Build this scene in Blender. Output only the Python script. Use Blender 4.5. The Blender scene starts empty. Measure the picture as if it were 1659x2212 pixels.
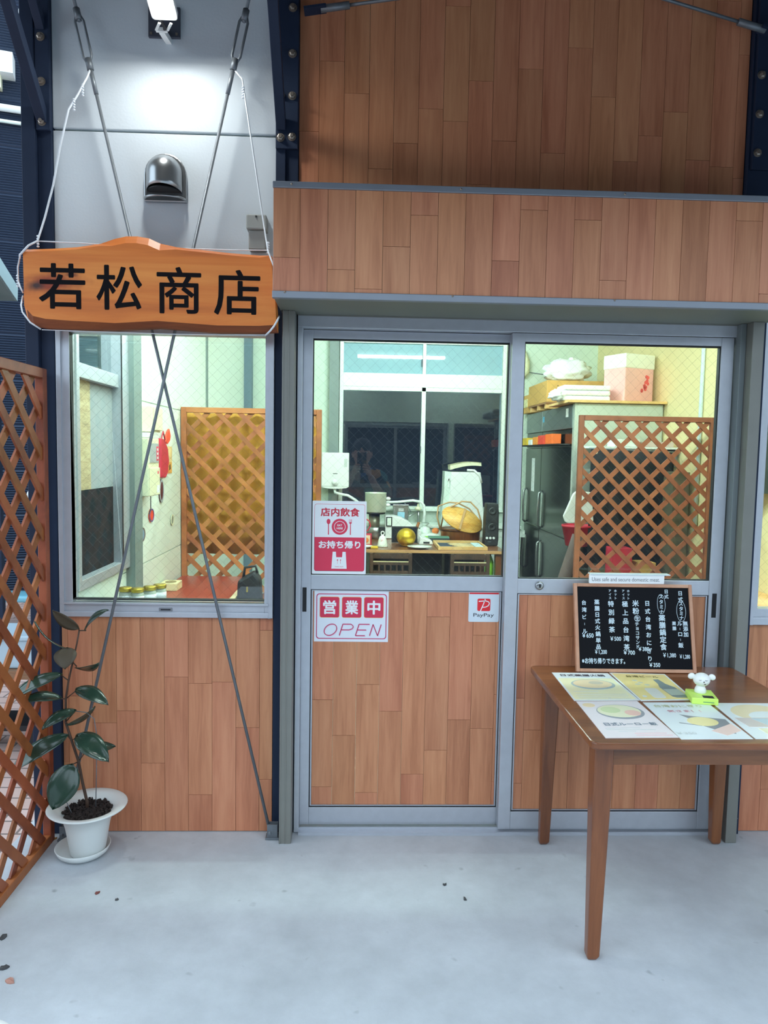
import bpy, bmesh, math, random
from mathutils import Vector, Matrix, Euler
random.seed(7)
S = bpy.context.scene
C = S.collection
PI = math.pi

# ------------------------------------------------------------------ camera, sky, exposure
cam_d = bpy.data.cameras.new('camera')
cam_o = bpy.data.objects.new('camera', cam_d)
C.objects.link(cam_o)
S.camera = cam_o
cam_d.sensor_fit = 'VERTICAL'
cam_d.sensor_height = 36.0
cam_d.lens = 1600.0 / 2212.0 * 36.0
cam_d.clip_start = 0.01
YAW, PITCH, ROLL = 0.0356521, 0.07704915, 0.01757304
fw = Vector((math.sin(YAW) * math.cos(PITCH), math.cos(YAW) * math.cos(PITCH), -math.sin(PITCH)))
r0 = Vector((math.cos(YAW), -math.sin(YAW), 0))
u0 = r0.cross(fw)
rt = math.cos(ROLL) * r0 + math.sin(ROLL) * u0
up = -math.sin(ROLL) * r0 + math.cos(ROLL) * u0
mw = Matrix((rt, up, -fw)).transposed().to_4x4()
mw.translation = Vector((0, -2.86, 1.507))
cam_o.matrix_world = mw

S.view_settings.view_transform = 'Standard'
S.view_settings.look = 'None'
S.view_settings.gamma = 1.0
S.view_settings.use_curve_mapping = False
S.view_settings.exposure = 0.0
S.cycles.max_bounces = 10
S.cycles.diffuse_bounces = 5
S.cycles.glossy_bounces = 4
S.cycles.transparent_max_bounces = 24
S.cycles.caustics_reflective = False
S.cycles.caustics_refractive = False

world = bpy.data.worlds.new('overcast_sky')
S.world = world
world.use_nodes = True
wn = world.node_tree.nodes['Background']
wn.inputs[0].default_value = (0.70, 0.86, 1.0, 1)
wn.inputs[1].default_value = 2.8
LAMP = 165.0          # wall floodlight panel, emission strength
TUBE = 340.0          # shop fluorescent tubes, emission strength

# ------------------------------------------------------------------ helpers
def srgb(r, g, b):
    f = lambda c: (c / 255) / 12.92 if c / 255 <= .04045 else ((c / 255 + .055) / 1.055) ** 2.4
    return (f(r), f(g), f(b), 1)

MATS = {}
def mat(name, col, rough=.5, metal=0, bump=0, bscale=60, var=0, vscale=8, emit=None, estr=0, coat=0, spec=.5, alpha=1, trans=0, stretch=(1, 1, 1), vary_obj=0):
    """Principled material; var = noise variation of the colour, bump = noise relief, vary_obj = tone change from object to object."""
    if name in MATS: return MATS[name]
    m = bpy.data.materials.new(name); m.use_nodes = True
    nt = m.node_tree; N = nt.nodes; L = nt.links
    b = N['Principled BSDF']
    b.inputs['Base Color'].default_value = col
    b.inputs['Roughness'].default_value = rough
    b.inputs['Metallic'].default_value = metal
    b.inputs['Specular IOR Level'].default_value = spec
    b.inputs['Coat Weight'].default_value = coat
    b.inputs['Coat Roughness'].default_value = .1
    b.inputs['Alpha'].default_value = alpha
    b.inputs['Transmission Weight'].default_value = trans
    if emit:
        b.inputs['Emission Color'].default_value = emit
        b.inputs['Emission Strength'].default_value = estr
    if var or bump or vary_obj:
        tc = N.new('ShaderNodeTexCoord'); mp = N.new('ShaderNodeMapping')
        mp.inputs['Scale'].default_value = stretch
        L.new(tc.outputs['Object'], mp.inputs[0])
        src = mp.outputs[0]
        oi = N.new('ShaderNodeObjectInfo')
        ad = N.new('ShaderNodeVectorMath'); ad.operation = 'ADD'
        ml = N.new('ShaderNodeMath'); ml.operation = 'MULTIPLY'; ml.inputs[1].default_value = 37.0
        L.new(oi.outputs['Random'], ml.inputs[0]); L.new(src, ad.inputs[0]); L.new(ml.outputs[0], ad.inputs[1])
        src = ad.outputs[0]
        if var or vary_obj:
            nz = N.new('ShaderNodeTexNoise'); nz.inputs['Scale'].default_value = vscale; nz.inputs['Detail'].default_value = 6
            L.new(src, nz.inputs['Vector'])
            hs = N.new('ShaderNodeHueSaturation'); hs.inputs['Color'].default_value = col
            mr = N.new('ShaderNodeMapRange'); mr.inputs[1].default_value = .25; mr.inputs[2].default_value = .75
            mr.inputs[3].default_value = 1 - var; mr.inputs[4].default_value = 1 + var
            L.new(nz.outputs['Fac'], mr.inputs[0])
            m2 = N.new('ShaderNodeMapRange'); m2.inputs[3].default_value = 1 - vary_obj; m2.inputs[4].default_value = 1 + vary_obj
            L.new(oi.outputs['Random'], m2.inputs[0])
            mm = N.new('ShaderNodeMath'); mm.operation = 'MULTIPLY'
            L.new(mr.outputs[0], mm.inputs[0]); L.new(m2.outputs[0], mm.inputs[1])
            L.new(mm.outputs[0], hs.inputs['Value']); L.new(hs.outputs[0], b.inputs['Base Color'])
        if bump:
            n2 = N.new('ShaderNodeTexNoise'); n2.inputs['Scale'].default_value = bscale; n2.inputs['Detail'].default_value = 4
            L.new(src, n2.inputs['Vector'])
            bp = N.new('ShaderNodeBump'); bp.inputs['Strength'].default_value = bump; bp.inputs['Distance'].default_value = .01
            L.new(n2.outputs['Fac'], bp.inputs['Height']); L.new(bp.outputs[0], b.inputs['Normal'])
    MATS[name] = m
    return m

def wood(name, c1, c2, c3, rough=.45, grain=(1, 1, .07), scale=55, tone=.12, coat=0):
    """Timber: stretched noise grain between three tones, every plank shifted and toned by its own object random."""
    if name in MATS: return MATS[name]
    m = bpy.data.materials.new(name); m.use_nodes = True
    nt = m.node_tree; N = nt.nodes; L = nt.links
    b = N['Principled BSDF']; b.inputs['Roughness'].default_value = rough; b.inputs['Coat Weight'].default_value = coat
    b.inputs['Coat Roughness'].default_value = .15
    tc = N.new('ShaderNodeTexCoord'); oi = N.new('ShaderNodeObjectInfo')
    ml = N.new('ShaderNodeMath'); ml.operation = 'MULTIPLY'; ml.inputs[1].default_value = 91.0
    L.new(oi.outputs['Random'], ml.inputs[0])
    ad = N.new('ShaderNodeVectorMath'); ad.operation = 'ADD'
    L.new(tc.outputs['Object'], ad.inputs[0]); L.new(ml.outputs[0], ad.inputs[1])
    mp = N.new('ShaderNodeMapping'); mp.inputs['Scale'].default_value = grain; L.new(ad.outputs[0], mp.inputs[0])
    nz = N.new('ShaderNodeTexNoise'); nz.inputs['Scale'].default_value = scale; nz.inputs['Detail'].default_value = 8; nz.inputs['Distortion'].default_value = .6
    nz.inputs['Roughness'].default_value = .6
    L.new(mp.outputs[0], nz.inputs['Vector'])
    nb = N.new('ShaderNodeTexNoise'); nb.inputs['Scale'].default_value = scale * .22; nb.inputs['Detail'].default_value = 3
    L.new(mp.outputs[0], nb.inputs['Vector'])
    mx = N.new('ShaderNodeMath'); mx.operation = 'MULTIPLY_ADD'; mx.inputs[1].default_value = .5
    L.new(nz.outputs['Fac'], mx.inputs[0])
    m3 = N.new('ShaderNodeMath'); m3.operation = 'MULTIPLY'; m3.inputs[1].default_value = .5
    L.new(nb.outputs['Fac'], m3.inputs[0]); L.new(m3.outputs[0], mx.inputs[2])
    cr = N.new('ShaderNodeValToRGB'); e = cr.color_ramp.elements
    e[0].position = .36; e[0].color = c1; e[1].position = .64; e[1].color = c3
    k = e.new(.5); k.color = c2
    L.new(mx.outputs[0], cr.inputs[0])
    hs = N.new('ShaderNodeHueSaturation'); L.new(cr.outputs[0], hs.inputs['Color'])
    mr = N.new('ShaderNodeMapRange'); mr.inputs[3].default_value = 1 - tone; mr.inputs[4].default_value = 1 + tone
    L.new(oi.outputs['Random'], mr.inputs[0]); L.new(mr.outputs[0], hs.inputs['Value'])
    wn_ = N.new('ShaderNodeTexWhiteNoise'); wn_.noise_dimensions = '1D'; L.new(ml.outputs[0], wn_.inputs['W'])
    mh = N.new('ShaderNodeMapRange'); mh.inputs[3].default_value = .5 - tone * .07; mh.inputs[4].default_value = .5 + tone * .07
    L.new(wn_.outputs['Value'], mh.inputs[0]); L.new(mh.outputs[0], hs.inputs['Hue'])
    L.new(hs.outputs[0], b.inputs['Base Color'])
    bp = N.new('ShaderNodeBump'); bp.inputs['Strength'].default_value = .12; bp.inputs['Distance'].default_value = .004
    L.new(nz.outputs['Fac'], bp.inputs['Height']); L.new(bp.outputs[0], b.inputs['Normal'])
    MATS[name] = m
    return m

def glass(name, tint=(.93, .97, .96, 1), f0=.052):
    """Window pane: clear transmission with a Schlick mirror reflection on each face."""
    if name in MATS: return MATS[name]
    m = bpy.data.materials.new(name); m.use_nodes = True
    nt = m.node_tree; N = nt.nodes; L = nt.links
    for n in list(N):
        if n.type == 'BSDF_PRINCIPLED': N.remove(n)
    out = [n for n in N if n.type == 'OUTPUT_MATERIAL'][0]
    ge = N.new('ShaderNodeNewGeometry')
    dt = N.new('ShaderNodeVectorMath'); dt.operation = 'DOT_PRODUCT'
    L.new(ge.outputs['Normal'], dt.inputs[0]); L.new(ge.outputs['Incoming'], dt.inputs[1])
    ab = N.new('ShaderNodeMath'); ab.operation = 'ABSOLUTE'; L.new(dt.outputs['Value'], ab.inputs[0])
    om = N.new('ShaderNodeMath'); om.operation = 'SUBTRACT'; om.inputs[0].default_value = 1; L.new(ab.outputs[0], om.inputs[1])
    pw = N.new('ShaderNodeMath'); pw.operation = 'POWER'; pw.inputs[1].default_value = 5; L.new(om.outputs[0], pw.inputs[0])
    ma = N.new('ShaderNodeMath'); ma.operation = 'MULTIPLY_ADD'; ma.inputs[1].default_value = 1 - f0; ma.inputs[2].default_value = f0
    L.new(pw.outputs[0], ma.inputs[0])
    tr = N.new('ShaderNodeBsdfTransparent'); tr.inputs[0].default_value = tint
    gl = N.new('ShaderNodeBsdfGlossy'); gl.inputs['Roughness'].default_value = 0.0
    mx = N.new('ShaderNodeMixShader')
    L.new(ma.outputs[0], mx.inputs[0]); L.new(tr.outputs[0], mx.inputs[1]); L.new(gl.outputs[0], mx.inputs[2])
    L.new(mx.outputs[0], out.inputs[0])
    MATS[name] = m
    return m

class MB:
    """Collects shapes; ob() links them as ONE mesh object."""
    def __init__(s): s.v = []; s.f = []; s.sm = []
    def add(s, vs, fs, smooth=False):
        o = len(s.v); s.v += [Vector(p) for p in vs]
        for f in fs: s.f.append([i + o for i in f]); s.sm.append(smooth)
        return s
    def box(s, x0, x1, y0, y1, z0, z1):
        return s.add([(x, y, z) for x in (x0, x1) for y in (y0, y1) for z in (z0, z1)],
                     [(0, 1, 3, 2), (4, 6, 7, 5), (0, 4, 5, 1), (2, 3, 7, 6), (0, 2, 6, 4), (1, 5, 7, 3)])
    def cbox(s, c, h, R=None):
        R = R or Matrix.Identity(3)
        c = Vector(c)
        vs = [c + R @ Vector((a * h[0], b * h[1], d * h[2])) for a in (-1, 1) for b in (-1, 1) for d in (-1, 1)]
        return s.add(vs, [(0, 1, 3, 2), (4, 6, 7, 5), (0, 4, 5, 1), (2, 3, 7, 6), (0, 2, 6, 4), (1, 5, 7, 3)])
    def bar(s, p, q, w, d, ref=(0, 0, 1)):
        """Rectangular bar from p to q, w across, d along the reference direction."""
        p, q = Vector(p), Vector(q); z = (q - p).normalized()
        x = Vector(ref).cross(z)
        if x.length < 1e-4: x = Vector((1, 0, 0)).cross(z)
        x.normalize(); y = z.cross(x)
        vs = [e + x * a * w / 2 + y * b * d / 2 for e in (p, q) for a, b in ((-1, -1), (1, -1), (1, 1), (-1, 1))]
        return s.add(vs, [(3, 2, 1, 0), (4, 5, 6, 7), (0, 1, 5, 4), (1, 2, 6, 5), (2, 3, 7, 6), (3, 0, 4, 7)])
    def tube(s, path, r, n=10, smooth=True, cap=True):
        P = [Vector(p) for p in path]; R = r if isinstance(r, (list, tuple)) else [r] * len(P)
        t0 = (P[1] - P[0]).normalized()
        a = Vector((0, 0, 1)) if abs(t0.z) < .9 else Vector((1, 0, 0))
        x = a.cross(t0).normalized()
        vs = []
        for i, p in enumerate(P):
            t = (P[min(i + 1, len(P) - 1)] - P[max(i - 1, 0)]).normalized()
            x = (x - t * x.dot(t)).normalized(); y = t.cross(x)
            vs += [p + (x * math.cos(2 * PI * k / n) + y * math.sin(2 * PI * k / n)) * R[i] for k in range(n)]
        fs = [(i * n + k, i * n + (k + 1) % n, (i + 1) * n + (k + 1) % n, (i + 1) * n + k) for i in range(len(P) - 1) for k in range(n)]
        s.add(vs, fs, smooth)
        if cap:
            s.add(vs[:n], [tuple(range(n))[::-1]]); s.add(vs[-n:], [tuple(range(n))])
        return s
    def lathe(s, prof, c=(0, 0, 0), n=32, sx=1, sy=1, smooth=True, R=None):
        """prof: list of (radius, z); revolved about z through c."""
        c = Vector(c); vs = []; R = R or Matrix.Identity(3)
        for r, z in prof:
            vs += [c + R @ Vector((r * sx * math.cos(2 * PI * k / n), r * sy * math.sin(2 * PI * k / n), z)) for k in range(n)]
        fs = [(i * n + k, i * n + (k + 1) % n, (i + 1) * n + (k + 1) % n, (i + 1) * n + k) for i in range(len(prof) - 1) for k in range(n)]
        s.add(vs, fs, smooth)
        if prof[0][0] > 1e-5: s.add(vs[:n], [tuple(range(n))[::-1]])
        if prof[-1][0] > 1e-5: s.add(vs[-n:], [tuple(range(n))])
        return s
    def prism(s, poly, d0, d1, axes='xz', smooth=False):
        """poly in the plane of axes, extruded along the third axis from d0 to d1."""
        def P(a, b, d):
            if axes == 'xz': return (a, d, b)
            if axes == 'xy': return (a, b, d)
            return (d, a, b)
        n = len(poly)
        s.add([P(a, b, d0) for a, b in poly] + [P(a, b, d1) for a, b in poly],
              [tuple(range(n))[::-1], tuple(range(n, 2 * n))] + [(i, (i + 1) % n, n + (i + 1) % n, n + i) for i in range(n)], smooth)
        return s
    def ball(s, c, r, n=20, m=12, sx=1, sy=1, sz=1):
        prof = [(r * math.sin(PI * i / m), -r * sz * math.cos(PI * i / m)) for i in range(m + 1)]
        prof[0] = (0, prof[0][1]); prof[-1] = (0, prof[-1][1])
        return s.lathe(prof, c, n, sx, sy)
    def xf(s, M):
        s.v = [M @ p for p in s.v]; return s

def ob(name, mb, m, parent=None, bevel=0, seg=2, local=False, kind=None, label=None, cat=None, group=None, subd=0):
    """Links one mesh; under an unrotated parent the shape is given in world coordinates, with local=True in the parent's."""
    me = bpy.data.meshes.new(name)
    off = Vector((0, 0, 0))
    if parent is not None and not local:
        p = parent
        while p is not None: off += p.location; p = p.parent
    me.from_pydata([p - off for p in mb.v], [], mb.f)
    me.polygons.foreach_set('use_smooth', mb.sm)
    bm = bmesh.new(); bm.from_mesh(me)
    bmesh.ops.remove_doubles(bm, verts=bm.verts, dist=1e-6)
    bmesh.ops.recalc_face_normals(bm, faces=bm.faces)
    bm.to_mesh(me); bm.free()
    for k in (m if isinstance(m, list) else [m]): me.materials.append(k)
    o = bpy.data.objects.new(name, me); C.objects.link(o)
    if parent is not None: o.parent = parent
    if bevel:
        b = o.modifiers.new('bevel', 'BEVEL'); b.width = bevel; b.segments = seg; b.limit_method = 'ANGLE'; b.angle_limit = .6
        b.harden_normals = False
    if subd:
        b = o.modifiers.new('subd', 'SUBSURF'); b.levels = subd; b.render_levels = subd
    if kind: o['kind'] = kind
    tag(o, label, cat, group)
    return o

def tag(o, label=None, cat=None, group=None):
    if label: o['label'] = label
    if cat: o['category'] = cat
    if group: o['group'] = group
    return o

def thing(name, label, cat, loc=(0, 0, 0), group=None, rot=(0, 0, 0), kind=None):
    o = bpy.data.objects.new(name, None); C.objects.link(o)
    o.empty_display_size = .05
    o.location = loc; o.rotation_euler = rot
    if kind: o['kind'] = kind; o['label'] = label
    else: tag(o, label, cat, group)
    return o

def text(name, body, size, m, parent, loc, rot=(PI / 2, 0, 0), width=None, bold=0, shear=0, align='CENTER', depth=.0004, local=False, height=None):
    """Lettering as a flat mesh; loc is the middle of the line; width squeezes it to fit."""
    c = bpy.data.curves.new(name, 'FONT'); c.body = body; c.size = 1; c.shear = shear
    c.extrude = 0; c.resolution_u = 3; c.align_x = 'LEFT'
    o = bpy.data.objects.new(name, c); C.objects.link(o)
    dg = bpy.context.evaluated_depsgraph_get(); dg.update()
    me = bpy.data.meshes.new_from_object(o.evaluated_get(dg))
    C.objects.unlink(o); bpy.data.objects.remove(o); bpy.data.curves.remove(c)
    if bold:      # heavier strokes: the outline laid down again, shifted round a small circle
        base = [v.co.copy() for v in me.vertices]; fcs = [list(p.vertices) for p in me.polygons]; nb = len(base)
        ks = [(0, 0)] + [(bold * math.cos(a * PI / 3), bold * math.sin(a * PI / 3)) for a in range(6)]
        me = bpy.data.meshes.new(name)
        me.from_pydata([p + Vector((a, b, 5e-5 * j)) for j, (a, b) in enumerate(ks) for p in base], [], [[i + k * nb for i in f_] for k in range(len(ks)) for f_ in fcs])
    xs = [v.co.x for v in me.vertices]; ys = [v.co.y for v in me.vertices]
    cx, cy = (min(xs) + max(xs)) / 2, (min(ys) + max(ys)) / 2
    kx = width / (max(xs) - min(xs)) if width else size
    ky = height / (max(ys) - min(ys)) if height else size
    off = Vector((0, 0, 0)); p = parent
    while p is not None and not local: off += p.location; p = p.parent
    M = Matrix.Translation(Vector(loc) - off) @ Euler(rot).to_matrix().to_4x4() @ Matrix.Diagonal((kx, ky, 1, 1)) @ Matrix.Translation((-cx, -cy, 0))
    me.transform(M); me.materials.clear(); me.materials.append(m)
    o = bpy.data.objects.new(name, me); C.objects.link(o); o.parent = parent
    return o

def rrect(x0, x1, z0, z1, r, n=5):
    pts = []
    for cx, cz, a in ((x1 - r, z1 - r, 0), (x0 + r, z1 - r, PI / 2), (x0 + r, z0 + r, PI), (x1 - r, z0 + r, 3 * PI / 2)):
        pts += [(cx + r * math.cos(a + PI / 2 * k / n), cz + r * math.sin(a + PI / 2 * k / n)) for k in range(n + 1)]
    return pts

def ellipse(cx, cz, a, b, n=28): return [(cx + a * math.cos(2 * PI * k / n), cz + b * math.sin(2 * PI * k / n)) for k in range(n)]

def ring(mb, outer, inner, d0, d1, axes='xz'):
    """Frame between two outlines with equal point counts."""
    def P(a, b, d): return (a, d, b) if axes == 'xz' else ((a, b, d) if axes == 'xy' else (d, a, b))
    n = len(outer)
    vs = [P(a, b, d) for d in (d0, d1) for o in (outer, inner) for a, b in o]
    fs = []
    for i in range(n):
        j = (i + 1) % n
        fs += [(i, j, n + j, n + i), (2 * n + j, 2 * n + i, 3 * n + i, 3 * n + j), (i, 2 * n + i, 2 * n + j, j), (n + j, 3 * n + j, 3 * n + i, n + i)]
    return mb.add(vs, fs)

# ------------------------------------------------------------------ materials
M_alu = mat('anodised_aluminium', srgb(196, 200, 208), .42, .55, var=.04, vscale=30)
M_navy = mat('navy_paint', srgb(32, 44, 66), .6, 0, var=.08, vscale=12, bump=.05, spec=.25)
M_tan = mat('bronze_grey_paint', srgb(128, 128, 122), .45, .25, var=.05, vscale=10)
M_trim = mat('grey_trim_metal', srgb(140, 146, 156), .4, .4, var=.04, vscale=10)
M_soffit = mat('olive_grey_soffit', srgb(118, 122, 112), .5, .1, var=.04)
M_white_wall = mat('pale_grey_wall', srgb(206, 214, 220), .6, 0, var=.03, vscale=5, bump=.06, bscale=120)
M_plank = wood('laminate_timber', srgb(176, 111, 78), srgb(198, 131, 95), srgb(210, 145, 107), .42, tone=.07)
M_gasket = mat('black_rubber_gasket', srgb(22, 24, 30), .6)
M_glass = glass('window_glass')
M_wire = mat('glass_wire', srgb(84, 88, 94), .6, .2)
M_cream = mat('cream_interior_wall', srgb(228, 238, 228), .6, 0, var=.02, vscale=4)
M_yellow_wall = mat('warm_cream_wall', srgb(236, 218, 168), .6, 0, var=.02, vscale=4)
M_galv = mat('galvanised_steel', srgb(120, 126, 132), .5, .5, var=.1, vscale=40)
M_steel = mat('stainless_steel', srgb(165, 168, 170), .28, .9, var=.05, vscale=20)
M_bolt = mat('bolt_steel', srgb(150, 140, 130), .4, .7)
M_lattice = wood('red_brown_lattice_timber', srgb(110, 54, 28), srgb(146, 78, 42), srgb(166, 94, 54), .5, (.25, .25, .25), 30, .12)
M_lattice2 = wood('orange_lattice_timber', srgb(130, 72, 36), srgb(164, 98, 52), srgb(182, 118, 66), .5, (.25, .25, .25), 30, .1)
M_table = wood('varnished_table_timber', srgb(98, 54, 28), srgb(122, 72, 38), srgb(138, 86, 48), .3, (.12, 1, 1), 40, .05, .3)
M_black = mat('matt_black', srgb(24, 24, 28), .6)
M_white = mat('white_plastic', srgb(236, 238, 236), .35)
M_white_paper = mat('white_paper', srgb(238, 240, 242), .6)
M_red = mat('print_red', srgb(222, 58, 88), .45)
M_dark_floor = mat('shop_floor', srgb(120, 110, 100), .5, var=.1)
M_cord = mat('white_cord', srgb(226, 232, 238), .5)
M_cream_plastic = mat('cream_plastic', srgb(232, 228, 196), .4)

# ------------------------------------------------------------------ floor, porch roof, street
def concrete():
    m = mat('concrete_floor', srgb(186, 192, 198), .75)
    nt = m.node_tree; N = nt.nodes; L = nt.links; b = N['Principled BSDF']
    tc = N.new('ShaderNodeTexCoord')
    def noise(sc, det, rough=.6):
        n = N.new('ShaderNodeTexNoise'); n.inputs['Scale'].default_value = sc; n.inputs['Detail'].default_value = det; n.inputs['Roughness'].default_value = rough
        L.new(tc.outputs['Object'], n.inputs['Vector']); return n
    n1, n2, n3 = noise(1.7, 6), noise(9, 8, .7), noise(120, 3)
    r1 = N.new('ShaderNodeMapRange'); r1.inputs[1].default_value = .3; r1.inputs[2].default_value = .7; r1.inputs[3].default_value = .84; r1.inputs[4].default_value = 1.08; L.new(n1.outputs[0], r1.inputs[0])
    r2 = N.new('ShaderNodeMapRange'); r2.inputs[1].default_value = .3; r2.inputs[2].default_value = .7; r2.inputs[3].default_value = .9; r2.inputs[4].default_value = 1.06; L.new(n2.outputs[0], r2.inputs[0])
    mm = N.new('ShaderNodeMath'); mm.operation = 'MULTIPLY'; L.new(r1.outputs[0], mm.inputs[0]); L.new(r2.outputs[0], mm.inputs[1])
    hs = N.new('ShaderNodeHueSaturation'); hs.inputs['Color'].default_value = srgb(190, 196, 202); L.new(mm.outputs[0], hs.inputs['Value'])
    # a few dark specks and scuffs
    vo = N.new('ShaderNodeTexNoise'); vo.inputs['Scale'].default_value = 14; vo.inputs['Detail'].default_value = 2; L.new(tc.outputs['Object'], vo.inputs['Vector'])
    rv = N.new('ShaderNodeMapRange'); rv.inputs[1].default_value = .70; rv.inputs[2].default_value = .78; rv.inputs[3].default_value = 0; rv.inputs[4].default_value = .45; L.new(vo.outputs[0], rv.inputs[0])
    mix = N.new('ShaderNodeMixRGB'); mix.inputs[2].default_value = srgb(96, 100, 104); L.new(rv.outputs[0], mix.inputs[0]); L.new(hs.outputs[0], mix.inputs[1])
    L.new(mix.outputs[0], b.inputs['Base Color'])
    bp = N.new('ShaderNodeBump'); bp.inputs['Strength'].default_value = .12; bp.inputs['Distance'].default_value = .003; L.new(n3.outputs[0], bp.inputs['Height']); L.new(bp.outputs[0], b.inputs['Normal'])
    return m
ob('floor', MB().box(-1.30, 4.5, -5.4, .12, -.12, 0), concrete(), kind='structure')
ob('floor', MB().box(-1.15, 3.6, .12, 4.9, -.12, 0), M_dark_floor, kind='structure')
def pavers():
    m = mat('pink_paver_ground', srgb(205, 180, 172), .8)
    nt = m.node_tree; N = nt.nodes; L = nt.links; b = N['Principled BSDF']
    tc = N.new('ShaderNodeTexCoord'); br = N.new('ShaderNodeTexBrick')
    br.inputs['Color1'].default_value = srgb(206, 178, 172); br.inputs['Color2'].default_value = srgb(190, 160, 150); br.inputs['Mortar'].default_value = srgb(120, 105, 100)
    br.inputs['Scale'].default_value = 1.0; br.inputs['Brick Width'].default_value = .22; br.inputs['Row Height'].default_value = .11; br.inputs['Mortar Size'].default_value = .006
    L.new(tc.outputs['Object'], br.inputs['Vector']); L.new(br.outputs[0], b.inputs['Base Color'])
    return m
ob('pavement', MB().box(-12, -1.30, -5.4, 12, -.2, -.125), pavers(), kind='structure')
ob('street', MB().box(-14, 14, -24, -5.4, -.2, -.125), mat('dark_asphalt', srgb(66, 68, 72), .85, var=.1), kind='structure')
M_roof = mat('porch_roof_paint', srgb(70, 72, 76), .7, var=.05)
ob('ceiling', MB().box(-2.3, 4.5, -1.56, .12, 3.55, 3.65), M_roof, kind='structure')
ob('trim_sky_blocker', MB().box(-2.3, 4.5, -1.56, -1.50, 2.64, 3.55), M_roof, kind='structure')  # unseen beam added to cut sky light on the upper timber
ob('wall_added_side', MB().box(3.6, 3.75, -1.56, .12, -.12, 3.55), mat('added_wall_paint', srgb(110, 112, 116), .7), kind='structure')  # unseen wall added to darken the right end of the front

# ------------------------------------------------------------------ shop shell
# front wall backing: pieces around the openings, one mesh
wf = MB()
for a in ((-1.25, -.30, .022, .13, 0, .867), (-1.25, -.23, .022, .13, 2.0, 3.6), (-1.25, -1.136, .022, .13, .867, 2.0), (-.323, -.225, .022, .13, 0, 2.04),
          (-.23, 1.555, .022, .13, 2.04, 3.6), (1.47, 1.556, .022, .13, 0, 2.04), (1.556, 3.6, .022, .13, 0, .86), (1.556, 3.6, .022, .13, 2.04, 3.6), (3.0, 3.6, .022, .13, .86, 2.04)):
    wf.box(*a)
wall_front = ob('wall_front', wf, M_cream, kind='structure')
ob('concrete_panel', MB().box(-1.139, -.30, 0, .022, 2.0, 2.674), M_white_wall, wall_front, bevel=.003)
ob('concrete_panel', MB().box(-1.139, -.30, 0, .022, 2.683, 3.55), M_white_wall, wall_front, bevel=.003)

def planks(parent, x0, x1, z0, z1, y, x_first, joints, w=.0925, t=.012, rnd=None, gap=.0006):
    """Vertical planks in staggered lengths; joints: {column: [heights of the butt joints]}."""
    col = 0; xa = x0; xb = x_first
    R = random.Random(rnd)
    while xa < x1 - .004:
        xb = min(xb, x1)
        zs = joints.get(col)
        if zs is None:
            zs = []; z = z0 + R.uniform(.12, .8)
            while z < z1 - .05: zs.append(z); z += R.choice((.45, .6, .75, .9))
        zz = [z0] + sorted(z for z in zs if z0 + .01 < z < z1 - .01) + [z1]
        for a, b in zip(zz, zz[1:]):
            ob('plank', MB().box(xa + gap, xb - gap, y - t - R.uniform(0, .0004), y, a + gap, b - gap), M_plank, parent)
        xa = xb; xb += w; col += 1
# wood below the left window
planks(wall_front, -1.137, -.324, .003, .866, .022, -1.115, {}, rnd=3, t=.02)
# wood above the entrance canopy
zc = lambda v: 2.553 + (370 - v / 1.5376) * .00168
planks(wall_front, -.238, 1.449, 2.36, 3.55, .022, -.232 + .067,
       {0: [2.7], 1: [zc(203)], 2: [zc(305)], 3: [zc(550)], 4: [zc(463)], 5: [zc(347)], 6: [zc(385), zc(10)], 7: [zc(592), zc(250)], 8: [zc(445)], 9: [zc(205)], 10: [zc(480)],
        11: [zc(130)], 12: [zc(288)], 13: [zc(500)], 14: [zc(412)], 15: [zc(330)], 16: [zc(488)]}, rnd=5, t=.02)
# wood below the right window
planks(wall_front, 1.516, 3.0, .003, .858, .022, 1.56, {}, rnd=9, t=.02)

wl = MB()
for a in ((-1.25, -1.145, .13, .16, 0, 2.9), (-1.25, -1.145, .16, .76, 0, .93), (-1.25, -1.145, .16, .76, 2.35, 2.9), (-1.25, -1.145, .76, 2.765, 0, .90),
          (-1.25, -1.145, .76, 2.765, .906, 1.765), (-1.25, -1.145, .76, 2.765, 1.771, 2.9), (-1.25, -1.145, 2.785, 4.8, 0, 2.9), (-1.25, -1.155, .76, 2.8, 0, 2.9)):
    wl.box(*a)
wall_left = ob('wall_left', wl, M_cream, kind='structure')
M_greyg = mat('grey_green_steel', srgb(120, 132, 130), .5, 0, var=.08)
ob('trim_1', MB().box(-1.145, -1.10, .83, .96, 0, 2.9), M_greyg, kind='structure')
ob('trim_2', MB().box(-1.150, -1.135, 2.755, 2.80, .9, 2.9), M_greyg, kind='structure')
wb = MB()
for a in ((-1.25, -.2, 4.7, 4.8, 0, 2.9), (1.484, 2.55, 4.7, 4.8, 0, 2.9), (-.2, 1.484, 4.7, 4.8, 0, .95), (-.2, 1.484, 4.7, 4.8, 2.66, 2.9)): wb.box(*a)
wall_back = ob('wall_back', wb, mat('pale_green_wall', srgb(206, 220, 206), .6, var=.02), kind='structure')
ob('trim_3', MB().box(-.30, -.205, 4.62, 4.7, 0, 2.9), M_greyg, kind='structure')
ob('trim_4', MB().box(-1.145, -1.07, 4.60, 4.7, 0, 2.9), mat('blue_grey_steel', srgb(104, 124, 140), .5), kind='structure')
ob('wall_right', MB().box(2.42, 2.55, .13, 4.8, 0, 2.9), M_yellow_wall, kind='structure')
ob('ceiling', MB().box(-1.25, 3.6, .022, 4.8, 2.86, 2.96), mat('white_ceiling', srgb(236, 238, 232), .7), kind='structure')
ob('wall_far_right', MB().box(3.5, 3.6, .13, 4.8, 0, 2.9), M_yellow_wall, kind='structure')

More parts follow.
